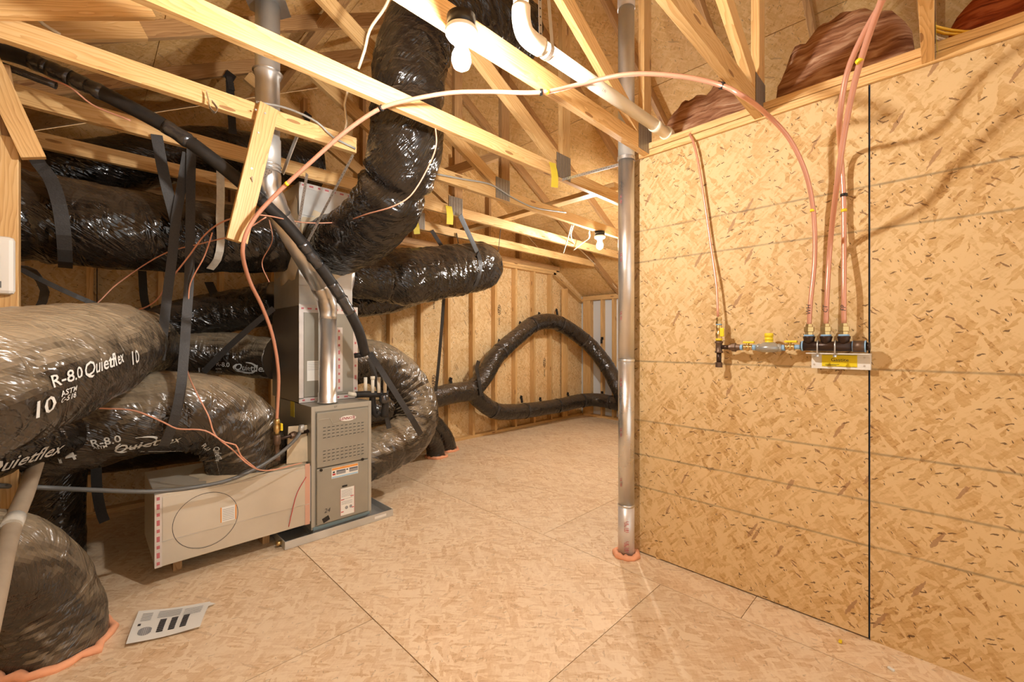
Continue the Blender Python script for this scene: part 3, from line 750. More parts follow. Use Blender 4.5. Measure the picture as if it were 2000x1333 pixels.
# the large front duct that drops into the return box
dD, _ = make_duct('flexible_duct', 'largest dusty black duct arching down into the return box', [(-.62, 3.22, .80), (-.15, 3.22, .83), (.20, 3.16, .885), (.42, 3.14, .89), (.60, 3.14, .82), (.71, 3.15, .68), (.745, 3.16, .50)], lambda f: .225 if f > .35 else .19 + .1 * f, 4, 'duct_film_dusty', DG, 1.15,
    prints=((R8, .055, pd(205, 862, 2.2)), ('ASTM', .022, pd(196, 872, 2.2)), ('Quietflex', .075, pd(288, 866, 2.3), .35), ('swoosh', .05, pd(270, 866, 2.3)), ('14', .085, pd(130, 892, 2.2)), (R8, .045, pd(405, 872, 2.5), 0, -.3), ('Quietflex', .05, pd(428, 890, 2.5), .35, -.3)))
# upper dark duct behind the cabinet
dE, _ = make_duct('flexible_duct', 'glossy black duct in shadow between the two brand printed ducts and the hanging duct', [(.30, 4.20, 1.30), (.50, 4.18, 1.44), (.75, 4.10, 1.52), (.98, 3.95, 1.58), (1.12, 3.80, 1.62)], .165, 5, 'duct_film', DG, 1.3)
# vertical duct at left going to the floor
dF, _ = make_duct('flexible_duct', 'vertical black duct standing on the floor left of the return box', [(-.13, 3.70, .0), (-.13, 3.69, .3), (-.13, 3.66, .6), (-.22, 3.55, .82), (-.5, 3.45, .88)], .135, 6, 'duct_film', DG, .9)
dG, _ = make_duct('flexible_duct', 'small black duct end below the duct printed 10 at the left edge', [(-.72, 2.45, .80), (-.36, 2.72, .83), (-.12, 2.98, .85), (-.02, 3.3, .84), (.0, 3.5, .84)], .115, 7, 'duct_film', DG, 1.0, prints=(('Quietflex', .075, pd(48, 898, 1.9), .35),))
# lower left elbow into the floor
dH, _ = make_duct('flexible_duct', 'black duct elbow going through the floor at lower left', [pZ(115, 1268, 0), pd(109, 1222, 1.80), pd(88, 1165, 1.77), pd(48, 1118, 1.70), pd(-20, 1092, 1.60), pd(-140, 1085, 1.46)], .158, 8, 'duct_film_dusty', DG, 1.0)
# the tall duct from the roof
dI, _ = make_duct('flexible_duct', 'tall glossy black duct descending beside the lit bulb to the plenum', [(2.25, 2.15, 3.52), (1.85, 2.15, 3.45), (1.52, 2.16, 3.28), (1.36, 2.17, 3.02), (1.33, 2.18, 2.75), (1.33, 2.20, 2.48), (1.33, 2.30, 2.28), (1.335, 2.50, 2.12), (1.30, 2.78, 2.01), (1.25, 3.10, 1.98)], lambda f: .205, 9, 'duct_film', DG, 1.3, pinch=((.40, .03, .06), (.52, .03, .08), (.69, .03, .16)), step=.012)
# duct leaving the plenum to the right
dJ, _ = make_duct('flexible_duct', 'black duct slung by straps between plenum and back wall studs', [(1.44, 3.40, 1.82), (1.68, 3.38, 1.82), (1.85, 3.38, 1.84), (2.30, 3.40, 1.93), (2.75, 3.42, 2.04), (2.95, 3.46, 2.09), (3.08, 3.62, 2.12), (3.12, 3.95, 2.12)], lambda f: .165 + .085 * min(1, max(0, (f - .12) * 7)), 10, 'duct_film', DG, 1.15, pinch=((.19, .03, .12), (.62, .02, .03)))
dK, _ = make_duct('flexible_duct', 'thinner black duct directly under the strap slung duct', [(1.35, 3.76, 1.62), (1.7, 3.78, 1.66), (2.1, 3.85, 1.72), (2.5, 4.0, 1.84), (2.8, 4.16, 1.92)], .15, 11, 'duct_film', DG, 1.2)
# S-shaped duct beside the furnace
dL, _ = make_duct('flexible_duct', 'dusty black duct curling in a C right of the furnace', [(1.44, 3.40, 1.14), (1.68, 3.42, 1.13), (1.90, 3.42, 1.05), (2.06, 3.38, .88), (2.10, 3.30, .70), (2.00, 3.24, .52), (1.76, 3.20, .42), (1.46, 3.20, .36)], .185, 12, 'duct_film_dusty', DG, 1.25, pinch=((.45, .02, .05), (.8, .02, .05)))
# duct run on the back wall
dM, _ = make_duct('branch_duct', 'thin black duct from behind the furnace to the wye on the stud wall', [(1.55, 4.15, .50), (2.2, 4.2, .53), (2.9, 4.2, .63), (3.25, 4.22, .66), (3.55, 4.22, .655)], .125, 13, 'duct_film', 'thin ducts on the stud wall', .8, seg=40, step=.02)
dN, _ = make_duct('branch_duct', 'thin black duct arching high over the back wall studs', [(3.50, 4.22, .66), (3.70, 4.22, .83), (3.95, 4.23, 1.11), (4.37, 4.23, 1.38), (4.70, 4.23, 1.555), (5.05, 4.22, 1.60), (5.35, 4.20, 1.54), (5.80, 4.05, 1.26), (5.92, 3.80, .93), (5.92, 3.55, .55), (5.9, 3.35, .2)], .118, 14, 'duct_film', 'thin ducts on the stud wall', .8, bands=(.18, .36, .52, .66, .8), seg=40, step=.02)
dO, _ = make_duct('branch_duct', 'thin black duct sagging low along the back wall studs', [(3.50, 4.22, .64), (3.66, 4.22, .50), (3.9, 4.22, .36), (4.3, 4.23, .30), (4.8, 4.23, .285), (5.3, 4.2, .29), (5.7, 4.15, .32), (5.95, 4.0, .33), (6.0, 3.5, .29), (6.0, 3.0, .25)], .108, 15, 'duct_film', 'thin ducts on the stud wall', .8, bands=(.12, .3, .5, .66, .8), seg=40, step=.02)
# dark duct above the chords at back left
dP, _ = make_duct('flexible_duct', 'black duct in deep shade above the chords at back left', [(-.2, 4.05, 2.36), (.13, 4.03, 2.50), (.42, 4.03, 2.66), (.76, 4.03, 2.80), (1.08, 4.02, 2.84), (1.5, 4.0, 2.9)], .185, 16, 'duct_film', DG, .8, seg=48, step=.02)
# far dark duct under the box line
dQ, _ = make_duct('flexible_duct', 'unlit black duct low on the floor behind the return box', [(-.1, 4.2, .52), (.4, 4.2, .50), (.9, 4.15, .48), (1.2, 3.95, .5)], .15, 17, 'duct_film', DG, .8, seg=40, step=.02)
# two ducts into the floor beyond the furnace
dR, _ = make_duct('floor_duct', 'short black duct entering the floor right of the furnace, front of the pair', [pZ(852, 893, 0), pd(848, 868, 4.75), pd(832, 848, 4.6), pd(800, 835, 4.4)], .10, 18, 'duct_film', 'short ducts entering the floor', .9, seg=36, step=.02)
dS, _ = make_duct('floor_duct', 'short black duct entering the floor right of the furnace, rear of the pair', [pZ(876, 880, 0), pd(868, 855, 5.0), pd(848, 830, 4.9), pd(815, 815, 4.7)], .10, 19, 'duct_film', 'short ducts entering the floor', .9, seg=36, step=.02)
dT, _ = make_duct('floor_duct', 'dark duct behind the furnace shelf level with its top', [(1.6, 3.75, .62), (1.9, 3.8, .63), (2.3, 3.9, .60), (2.6, 4.1, .55)], .11, 20, 'duct_film', 'short ducts entering the floor', .9, seg=36, step=.02)
# foam seals
def foam_ring(c, r, label, seed, drips=.03):
    pts = []
    for k in range(28):
        a = 2 * PI * k / 28; q = r * (1 + .14 * noise.noise(V((math.cos(a) * 2, math.sin(a) * 2, seed))) + .16 * noise.noise(V((math.cos(a) * 6, math.sin(a) * 6, seed))))
        pts.append((c[0] + math.cos(a) * q, c[1] + math.sin(a) * q, .012 + .012 * noise.noise(V((a * 2, seed, 0)))))
    rr = [.017 * (1 + .9 * noise.noise(V((k * .9, seed, 5)))) for k in range(28)]
    return tag(MB().tube(pts, rr, 10, close=True).build('foam_seal', 'foam'), label, 'foam', 'pink foam seals on the floor')
foam_ring(pZ(115, 1268, 0), .172, 'pink foam ring at the foot of the lower left duct elbow', 1)
foam_ring((2.32, 1.34), .062, 'pink foam ring round the foot of the shiny flue pipe', 2)
foam_ring(pZ(852, 893, 0), .11, 'pink foam under the front short floor duct beyond the furnace', 3)
foam_ring(pZ(876, 880, 0), .11, 'pink foam under the rear short floor duct beyond the furnace', 4)

# ================================================================== HVAC UNIT
X0, X1, YF, YB = 1.045, 1.462, 2.905, 3.66
ZB, ZT = .055, .868
# drain pan
pan = empty('drain_pan', (1.24, 3.25, 0), 'galvanized drain pan under the furnace', 'pan')
px0, px1, py0, py1 = .875, 1.615, 2.865, 3.72
part(MB().box(px0, px1, py0, py1, .002, .005), 'tray_floor', 'galvanized_dull', pan)
for a in ((px0, px1, py0, py0 + .004), (px0, px1, py1 - .004, py1), (px0, px0 + .004, py0 + .004, py1 - .004), (px1 - .004, px1, py0 + .004, py1 - .004)):
    part(MB().box(a[0], a[1], a[2], a[3], .005, .052), 'tray_rim', 'galvanized_dull', pan)
part(MB().box(1.47, 1.56, py0 - .001, py0, .018, .036), 'rim_label', 'paper', pan)
part(MB().cyl((px0 - .03, 2.93, .03), (px0, 2.93, .03), .014), 'drain_stub', 'brass', pan)
# furnace
fu = empty('furnace', (1.25, 3.28, .05), 'beige grey gas furnace with two front doors and louvre slots', 'furnace')
part(MB().box(X0, X1, YF, YB, ZB, ZT), 'body', 'furnace_paint', fu, .004)
part(MB().box(X0 + .02, X1 - .02, YF + .02, YB - .02, .0055, ZB - .001), 'base_riser', 'galvanized_dull', fu)
part(MB().box(X0 + .012, X1 - .012, YF - .004, YF - .0005, .052, .075), 'bottom_rail', 'blue_rail', fu)
for a, b in ((X0, X0 + .022), (X1 - .022, X1)):
    part(MB().box(a, b, YF - .004, YF - .0005, .075, ZT - .001), 'corner_trim', 'furnace_trim', fu, .001)
part(MB().box(X0 + .022, X1 - .022, YF - .004, YF - .0005, ZT - .035, ZT - .001), 'top_trim', 'furnace_trim', fu, .001)
yd = YF - .02
ud = part(MB().box(X0 + .03, X1 - .03, yd, YF - .001, .462, .826), 'door', 'furnace_paint', fu, .005, 'upper slotted door')
# stamped recess beside the badge: a raised fold
part(MB().beam((X0 + .04, yd - .001, .782), (X0 + .115, yd - .001, .782), (0, 1, 0), .005, .004), 'pressed_fold', 'furnace_trim', fu)
part(MB().beam((X0 + .115, yd - .001, .782), (X0 + .135, yd - .001, .742), (0, 1, 0), .005, .004), 'pressed_fold', 'furnace_trim', fu)
part(MB().beam((X0 + .135, yd - .001, .742), (X0 + .20, yd - .001, .742), (0, 1, 0), .005, .004), 'pressed_fold', 'furnace_trim', fu)
mb = MB(); md = MB()
for zb in (.722, .567):
    for r in range(4):
        for c in range(10):
            x = X0 + .078 + c * .0295; z = zb - r * .0225
            mb.box(x - .0085, x + .0085, yd - .0035, yd - .0005, z - .004, z - .0005)
            md.box(x - .0085, x + .0085, yd - .0012, yd - .0002, z - .0005, z + .0035)
part(mb, 'louvre_lips', 'furnace_trim', ud, kind='stuff'); part(md, 'louvre_slots', 'hole_dark', ud, kind='stuff')
part(MB().box(X0 + .03, X1 - .03, yd, YF - .001, .085, .455), 'door', 'furnace_paint', fu, .005, 'plain lower door')
for x, z in ((X0 + .055, .447), (X1 - .075, .463)):
    part(MB().disc((x, yd - .004, z), (0, 1, 0), .009, .008, 16), 'door_screw', 'black_plastic', fu)
# badge
bc = V((X0 + .235, yd - .0035, .768))
bdg = part(MB().disc(bc, (0, 1, 0), .019, .004, 40, 3.05), 'badge', 'white_paint', fu, label='white oval badge')
mb = MB(); flat_text(mb, 'LENNOX', .025, bc + V((-.006, -.0026, 0)), (1, 0, 0), (0, 0, 1), .3, .02); part(mb, 'badge_lettering', 'badge_red', bdg)
mb = MB()
for k in range(12):
    a, b = -1.2 + 2.6 * k / 12, -1.2 + 2.6 * (k + 1) / 12; q = lambda t, rr: bc + V((.030 + rr * math.cos(t) * 1.4, -.0026, rr * math.sin(t)))
    mb.quad([q(a, .012), q(b, .012), q(b, .014 + .001 * k / 12), q(a, .014)])
part(mb, 'badge_swoosh', 'badge_red', bdg)
def card(root, rects, y, name, base, d=-1):
    """stack of flat printed areas facing -Y; first rect is the sheet"""
    top = root
    for i, (x, z, w_, h, m) in enumerate(rects):
        q = part(MB().box(x, x + w_, y - .0006 * (i > 0) - .0004 - .0002 * min(i, 3), y, z, z + h), name if i == 0 else base, m, top)
        if i == 0: top = q
# warning label
wx, wz = X0 + .125, .372
rects = [(wx, wz, .185, .072, 'paper'), (wx + .002, wz + .055, .181, .015, 'ink_orange'), (wx + .002, wz + .002, .181, .010, 'ink_blue'), (wx + .032, wz + .022, .064, .028, 'ink_grey'), (wx + .122, wz + .022, .060, .028, 'ink_grey'), (wx + .006, wz + .022, .020, .011, 'ink_red'), (wx + .008, wz + .037, .014, .010, 'ink'), (wx + .102, wz + .040, .010, .008, 'ink'), (wx + .034, wz + .044, .058, .004, 'ink'), (wx + .124, wz + .044, .056, .004, 'ink')]
card(fu, rects, yd - .0005, 'warning_label', 'label_print')
sx_, sz_ = X0 + .185, .105
rects = [(sx_, sz_, .098, .185, 'paper'), (sx_, sz_, .0015, .185, 'ink_red'), (sx_ + .0965, sz_, .0015, .185, 'ink_red'), (sx_ + .004, sz_ + .105, .022, .005, 'ink_red'), (sx_ + .07, sz_ + .118, .022, .005, 'ink_red'), (sx_ + .004, sz_ + .022, .018, .005, 'ink_red'), (sx_ + .078, sz_ + .038, .016, .005, 'ink_red')] + [(sx_ + .008, sz_ + .075 + k * .0085, .075, .0016, 'ink_grey') for k in range(12) if k not in (3, 5)]
card(fu, rects, yd - .0005, 'rating_label', 'label_print')
part(MB().disc((sx_ + .042, yd - .0015, sz_ + .048), (0, 1, 0), .011, .001, 20), 'label_print', 'ink_grey', fu)
part(MB().disc((sx_ + .072, yd - .0015, sz_ + .050), (0, 1, 0), .010, .001, 20), 'label_print', 'ink_grey', fu)
mb = MB(); M = Matrix.Translation((X0 + .088, yd - .001, .113)) @ Matrix.Rotation(-.35, 4, 'Y'); mb.obox(M, .045, .001, .032); part(mb, 'tape_patch', 'black_plastic', fu, label='crooked black tape patch')
mb = MB(); M = Matrix.Translation((X0 + .215, yd - .001, .304)); mb.obox(M, .036, .003, .012); part(mb, 'finger_slot', 'hole_dark', fu, .003)
mb = MB(); flat_text(mb, '24', .04, (X0 + .095, yd - .0015, .168), (1, 0, 0), (0, 0, 1), .2); part(mb, 'handwriting', 'pencil', fu)
mb = MB(); flat_text(mb, 'V7', .018, (X0 + .155, YF - .005, ZT - .017), (1, 0, 0), (0, 0, 1), .4); part(mb, 'handwriting', 'pencil', fu)
part(MB().disc((X0 - .001, 2.99, .69), (1, 0, 0), .028, .002, 20), 'knockout_hole', 'hole_dark', fu)

# coil cabinet
CY = 3.125
cc = empty('coil_cabinet', (1.25, 3.4, .87), 'coil cabinet with its side shade painted in, taped with foil on top of the furnace', 'cabinet')
part(MB().box(X0, X1, CY, YB + .06, ZT + .002, 1.547), 'body', 'cabinet_metal_shaded', cc, .003)
part(MB().box(X0 + .03, X0 + .20, CY - .004, CY - .0005, ZT + .04, 1.50), 'front_panel', 'furnace_paint', cc, .001)
part(MB().box(X0 + .235, X1 - .035, CY - .006, CY - .0005, ZT + .04, 1.50), 'front_panel', 'furnace_paint', cc, .001)
part(MB().box(X0 + .05, X0 + .14, CY - .006, CY - .0045, 1.02, 1.16), 'sticker', 'paper', cc)
for z in range(5): part(MB().box(X0 + .055, X0 + .13, CY - .0068, CY - .006, 1.145 - z * .012, 1.147 - z * .012), 'sticker_print', 'ink_grey', cc)
def tape(root, x0, x1, z0, z1, y, red=True, n=6):
    part(MB().box(x0, x1, y - .0015, y, z0, z1), 'foil_tape', 'foil_tape', root)
    mb = MB(); vert = (z1 - z0) > (x1 - x0)
    ln = (z1 - z0) if vert else (x1 - x0)
    for k in range(n):
        c = (k + .5) / n * ln; q = .028 * (1 if k % 2 else .6)
        if vert: mb.box((x0 + x1) / 2 - .007, (x0 + x1) / 2 + .006, y - .0022, y - .0015, z0 + c - q / 2, z0 + c + q / 2)
        else: mb.box(x0 + c - q / 2, x0 + c + q / 2, y - .0022, y - .0015, (z0 + z1) / 2 - .006, (z0 + z1) / 2 + .006)
    if red: part(mb, 'tape_print', 'foil_red', root, kind='stuff')
tape(cc, X0 - .002, X0 + .028, ZT + .03, 1.50, CY - .001, False)
tape(cc, X0 - .002, X1 + .002, 1.50, 1.555, CY - .001, True, 9)
tape(cc, X1 - .033, X1 + .002, ZT + .03, 1.50, CY - .001, True, 7)
tape(cc, X0 + .25, X0 + .30, ZT + .06, 1.40, CY - .0065, True, 9)
tape(cc, X0 - .002, X1 + .002, ZT + .003, ZT + .035, CY - .001, True, 7)
part(MB().box(X0 - .001, X0, 3.22, 3.30, .76, .868), 'side_tag', 'tag_yellow', cc)
# plenum
pl = empty('supply_plenum', (1.24, 3.4, 1.55), 'bare sheet metal supply plenum rising to the trusses', 'plenum')
part(MB().box(X0 + .005, X1 - .03, CY + .02, YB + .04, 1.549, 2.41), 'body', 'galvanized_dull', pl, .002)
part(MB().beam((X0 + .006, CY + .017, 2.185), (X1 - .032, CY + .017, 2.185), (0, 1, 0), .006, .006), 'standing_seam', 'galvanized', pl)
part(MB().beam((X0 + .006, CY + .017, 1.69), (X1 - .032, CY + .017, 1.69), (0, 1, 0), .004, .004), 'standing_seam', 'galvanized', pl)
tape(pl, X0 + .005, X1 - .03, 2.375, 2.41, CY + .019, True, 7)
part(MB().box(X0 + .13, X0 + .22, CY + .016, CY + .019, 2.13, 2.19), 'tag', 'tag_yellow', pl, label='yellow paper tag')
mb = MB(); flat_text(mb, 'ΔP', .04, (X1 - .125, CY + .0185, 1.665), (1, 0, 0), (0, 0, 1), .2); flat_text(mb, '0.15', .04, (X1 - .10, CY + .0185, 1.615), (1, 0, 0), (0, 0, 1), .2); part(mb, 'handwriting', 'pencil', pl)
# mastic smears where the big duct joins
def blob(name, cx, cy, cz, nx, r, mat, root, seed, flat=.25, stretch=1.0, label=None):
    """lumpy smear lying on a face with normal nx"""
    nx = V(nx).normalized(); u = nx.cross(V((0, 0, 1))) if abs(nx.z) < .9 else V((1, 0, 0)); u.normalize(); w_ = u.cross(nx); mb = MB()
    seg = 36; rings = 6
    for i in range(rings + 1):
        f = i / rings
        for k in range(seg):
            a = 2 * PI * k / seg; q = r * f * (1 + .45 * noise.noise(V((math.cos(a) * 1.7, math.sin(a) * 1.7, seed))) + .2 * noise.noise(V((math.cos(a) * 6, math.sin(a) * 6, seed))))
            h = r * flat * (1 - f * f) * (1 + .5 * noise.noise(V((a, f * 4, seed))))
            mb.v.append(tuple(V((cx, cy, cz)) + u * math.cos(a) * q + w_ * math.sin(a) * q * stretch + nx * h))
    for i in range(rings):
        for k in range(seg):
            k2 = (k + 1) % seg; mb.f.append((i * seg + k, i * seg + k2, (i + 1) * seg + k2, (i + 1) * seg + k)); mb.sm.append(True); mb.uv += [(0, 0)] * 4
    if root: return part(mb, name, mat, root, label=label)
    return mb.build(name, mat)
blob('mastic', X0 + .002, 3.40, 2.02, (-1, 0, 0), .31, 'mastic', pl, 2, .08, .9, 'cream mastic smear')
blob('mastic', 1.25, CY + .018, 1.98, (0, -1, 0), .26, 'mastic', pl, 5, .08, .9)
part(MB().lathe((X1 - .03, 3.40, 1.82), (1, 0, 0), [(0, .19), (.05, .19), (.05, .17), (.06, .165)]), 'collar', 'galvanized', pl)

# return box
rb = empty('return_box', (.64, 3.15, .11), 'long sheet metal return box with a drawn circle beside the furnace', 'duct box')
bx0, bx1, by0, by1, bz0, bz1 = .258, 1.035, 2.90, 3.46, .108, .492
part(MB().box(bx0, bx1, by0, by1, bz0, bz1), 'body', 'duct_board', rb, .003)
part(MB().box(bx0 + .002, bx1 - .004, by0 - .003, by0 - .0005, .238, .241), 'cross_seam', 'galvanized', rb)
part(MB().box(bx0 + .03, bx1 - .03, by0 - .0025, by0 - .0005, .241, bz1 - .02), 'raised_panel', 'duct_board', rb, .001)
tape(rb, bx0 - .002, bx0 + .028, bz0, bz1, by0 - .0008, True, 9)
part(MB().box(bx0 - .0015, bx0, by0, by0 + .03, bz0, bz1), 'foil_tape', 'foil_tape', rb)
part(MB().box(bx1 - .03, bx1, by0 - .0025, by0 - .0005, bz0, bz1 + .01), 'edge_tape', 'pink_tape', rb, label='pinkish edge tape')
mb = MB(); n = 64
for k in range(n):
    a, b = 2 * PI * k / n, 2 * PI * (k + 1) / n; q = lambda t, r: (.480 + r * math.cos(t), by0 - .0035, .298 + r * 1.0 * math.sin(t))
    mb.quad([q(a, .1495), q(b, .1495), q(b, .1520), q(a, .1520)])
part(mb, 'drawn_circle', 'ink', rb, label='thin black circle drawn on the metal')
card(rb, [(.545, .262, .078, .085, 'paper'), (.545, .262, .006, .085, 'ink_orange'), (.617, .262, .006, .085, 'ink_orange')] + [(.556, .272 + k * .010, .055, .0018, 'ink_grey') for k in range(7)], by0 - .0028, 'sticker', 'sticker_print')
blob('mastic', .70, 3.14, bz1 + .001, (0, 0, 1), .30, 'mastic', rb, 8, .05, .9)
blob('mastic', .93, by0 + .1, bz1 + .001, (0, 0, 1), .09, 'mastic', rb, 9, .1, .8)
for x in (.35, .80): part(MB().box(x, x + .04, 3.05, 3.40, .001, bz0), 'support_block', 'pine_dark', rb)
part(MB().box(bx1, bx1 + .009, by0 + .01, by1 - .05, bz0 + .01, bz1 - .01), 'connection_flange', 'galvanized_dull', rb)
# white mastic paper round the pipe next to the furnace
sh = tag(MB().beam((1.0, 2.97, .50), (1.015, 2.985, .74), (1, 0, 0), .17, .012).build('paper_wrap', 'mastic', bevel=.004), 'cream wrap standing between return box and furnace', 'wrap')

# condensate cluster
cl = empty('condensate_fittings', (1.50, 3.0, .86), 'row of four white pipe stubs with black sleeves right of the furnace top', 'pipe fittings')
for i, (u, h0) in enumerate(((714, 738), (728, 739), (740, 738), (752, 739))):
    a = pd(u, h0, 3.18); b = pd(u, 768, 3.18)
    part(MB().cyl(b, a, .0125, 14), 'stub_pipe', 'white_pvc', cl)
    if i in (1, 3): part(MB().cyl(a - V((0, 0, .012)), a + V((0, 0, .012)), .0165, 14), 'pipe_cap', 'white_pvc', cl)
part(MB().tube(spline([pd(695, 772, 3.12), pd(712, 771, 3.16), pd(732, 771, 3.2), pd(758, 770, 3.24)], .02), .024, 14), 'foam_sleeve', 'black_rubber', cl)
part(MB().cyl(pd(680, 770, 3.10), pd(697, 772, 3.12), .016, 14), 'stub_pipe', 'white_pvc', cl)
part(MB().tube(spline([pd(752, 770, 3.22), pd(753, 790, 3.22), pd(750, 815, 3.22)], .02), .026, 14), 'foam_sleeve', 'black_rubber', cl)
part(MB().tube(spline([pd(728, 770, 3.2), pd(728, 790, 3.22), pd(735, 812, 3.24), pd(742, 805, 3.25)], .02), .024, 14), 'foam_sleeve', 'black_rubber', cl)
part(MB().lathe(pd(750, 775, 3.2), (0, 0, -1), [(-.02, .02), (0, .034), (.03, .036), (.05, .028)]), 'tape_wrap', 'black_tape', cl)

# ================================================================== METAL FLUES
f1 = empty('furnace_flue', (1.19, 3.0, .87), 'galvanized flue rising from the furnace and bending up to the roof', 'flue')
fp = [V((1.19, 3.0, .872)), V((1.19, 3.0, 1.48))]
part(MB().lathe((1.19, 3.0, .872), (0, 0, 1), [(0, .066), (.01, .066), (.012, .062), (.07, .062), (.075, .059), (.58, .059)], 32), 'pipe_section', 'galvanized', f1)
el = spline([(1.19, 3.0, 1.45), (1.19, 3.0, 1.52), (1.165, 2.98, 1.60), (1.11, 2.935, 1.68)], .02)
rr = [.060 + .004 * (1 if (i // 3) % 2 else 0) for i in range(len(el))]
part(MB().tube(el, rr, 32), 'elbow', 'galvanized', f1)
part(MB().tube([(1.115, 2.94, 1.672), (.775, 2.67, 2.04)], .0605, 32), 'pipe_section', 'galvanized', f1)
el = spline([(.79, 2.682, 2.025), (.745, 2.648, 2.09), (.715, 2.622, 2.16), (.712, 2.62, 2.24)], .018)
rr = [.0625 + .004 * (1 if (i // 3) % 2 else 0) for i in range(len(el))]
part(MB().tube(el, rr, 32), 'elbow', 'galvanized', f1)
part(MB().lathe((.712, 2.62, 2.235), (0, 0, 1), [(0, .065), (.18, .065), (.185, .060), (.52, .060), (.525, .066), (.545, .066), (.55, .061), (.95, .061)], 32), 'pipe_section', 'galvanized_dull', f1)
for z in (2.245, 2.265): part(MB().lathe((.712, 2.62, z), (0, 0, 1), [(0, .0655), (.004, .069), (.008, .0655)], 32), 'ring', 'galvanized', f1)
part(MB().lathe((.712, 2.62, 2.775), (0, 0, 1), [(0, .061), (.006, .075), (.012, .061)], 32), 'ring', 'galvanized', f1)
# collar with brackets near the roof
part(MB().disc((.712, 2.62, 3.155), (0, 0, 1), .12, .004, 6), 'support_collar', 'galvanized', f1)

f2 = empty('shiny_flue_pipe', (2.32, 1.34, 0), 'shiny vertical metal flue pipe standing at the partition corner', 'flue')
# sections
part(MB().lathe((2.32, 1.34, .0), (0, 0, 1), [(0.001, .0485), (.30, .0485)], 40), 'pipe_section', 'foil_tape', f2, label='foil wrapped foot of the pipe')
part(MB().lathe((2.32, 1.34, .30), (0, 0, 1), [(0, .0478), (.89, .0478)], 40), 'pipe_section', 'galvanized', f2)
part(MB().lathe((2.32, 1.34, 1.19), (0, 0, 1), [(0, .0478), (1.22, .0478)], 40), 'pipe_section', 'galvanized', f2)
part(MB().lathe((2.32, 1.34, 2.41), (0, 0, 1), [(0, .0485), (.9, .0485)], 40), 'pipe_section', 'galvanized_dull', f2)
part(MB().lathe((2.32, 1.34, 3.31), (0, 0, 1), [(0, .052), (.25, .051), (.85, .050)], 40), 'pipe_section', 'foil_tape', f2)
for z in (1.175, 2.395, .30): part(MB().lathe((2.32, 1.34, z), (0, 0, 1), [(0, .048), (.004, .0505), (.012, .0505), (.016, .048)], 40), 'ring', 'galvanized', f2)
# printed tape: wording runs up the pipe
tm = MB()
def pipe_text(body, s, z, ang, c=(2.32, 1.34), r=.0495):
    vs, fs = text_mesh(body, s, 0, .02); b = len(tm.v)
    for x, y in vs:
        a = ang + y / r; tm.v.append((c[0] + math.cos(a) * r, c[1] + math.sin(a) * r, z - x))
    for f in fs: tm.f.append(tuple(b + i for i in f)); tm.uv += [(0, 0)] * len(f); tm.sm.append(False)
for z in (.07, .19): pipe_text('UL 181', .024, z, -PI * .80); pipe_text('LISTED TAPE', .010, z, -PI * .89)
for z in (.45, .75, 1.05, 1.45, 1.8, 2.15): pipe_text('UL 181', .018, z, PI * .95)
part(tm, 'tape_print', 'foil_red', f2)

# perforated hanger straps
def perf(label, a, b, w=.019, side=(0, 0, 1), mid=None, mat='strap_metal', extra=None):
    root = empty('perforated_strap', a, label, 'strap', 'perforated metal straps')
    pts = spline([a] + ([mid] if mid else []) + [b], .03) if mid else [V(a), V(b)]
    part(MB().ribbon(pts, w, side, .0015), 'strap', mat, root)
    mh = MB(); tot = sum((pts[i + 1] - pts[i]).length for i in range(len(pts) - 1)); n = int(tot / .019)
    for k in range(1, n):
        d = tot * k / n; i = 0
        while i < len(pts) - 2 and d > (pts[i + 1] - pts[i]).length: d -= (pts[i + 1] - pts[i]).length; i += 1
        t = (pts[i + 1] - pts[i]).normalized(); p = pts[i] + t * d; sd = V(side); sd = (sd - t * sd.dot(t)).normalized(); nn = t.cross(sd)
        off = sd * (w * .2 * (1 if k % 2 else -1))
        mh.disc(p + off, nn, w * .13, .0022, 8)
    part(mh, 'hole', 'hole_dark', root, kind='stuff')
    return root
perf('perforated strap from the shiny flue to a truss plate', pY(1098, 352, 1.835), (2.30, 1.30, pY(1222, 308, 1.29).z), .018, (0, 0, 1))
perf('perforated strap running from the leaning flue up to the chord end', V((.97, 2.78, 1.90)), pY(690, 303, 2.44), .022, (0, .3, 1))
perf('short perforated strap behind the leaning flue', V((.93, 2.80, 2.0)), pY(600, 340, 2.98), .020, (0, .3, 1))
perf('perforated strap tying the leaning flue to the hanging board', pY(492, 352, 2.40), V((.72, 2.56, 2.23)), .026, (0, 0, 1))
lp = [(2.32 + .0505 * math.cos(a), 1.34 + .0505 * math.sin(a), 2.405 + .004 * math.sin(a)) for a in [2 * PI * k / 30 for k in range(31)]]
tag(MB().ribbon(lp, .02, (0, 0, 1), .0015).build('strap_loop', 'strap_metal'), 'metal strap loop around the shiny flue pipe', 'strap')

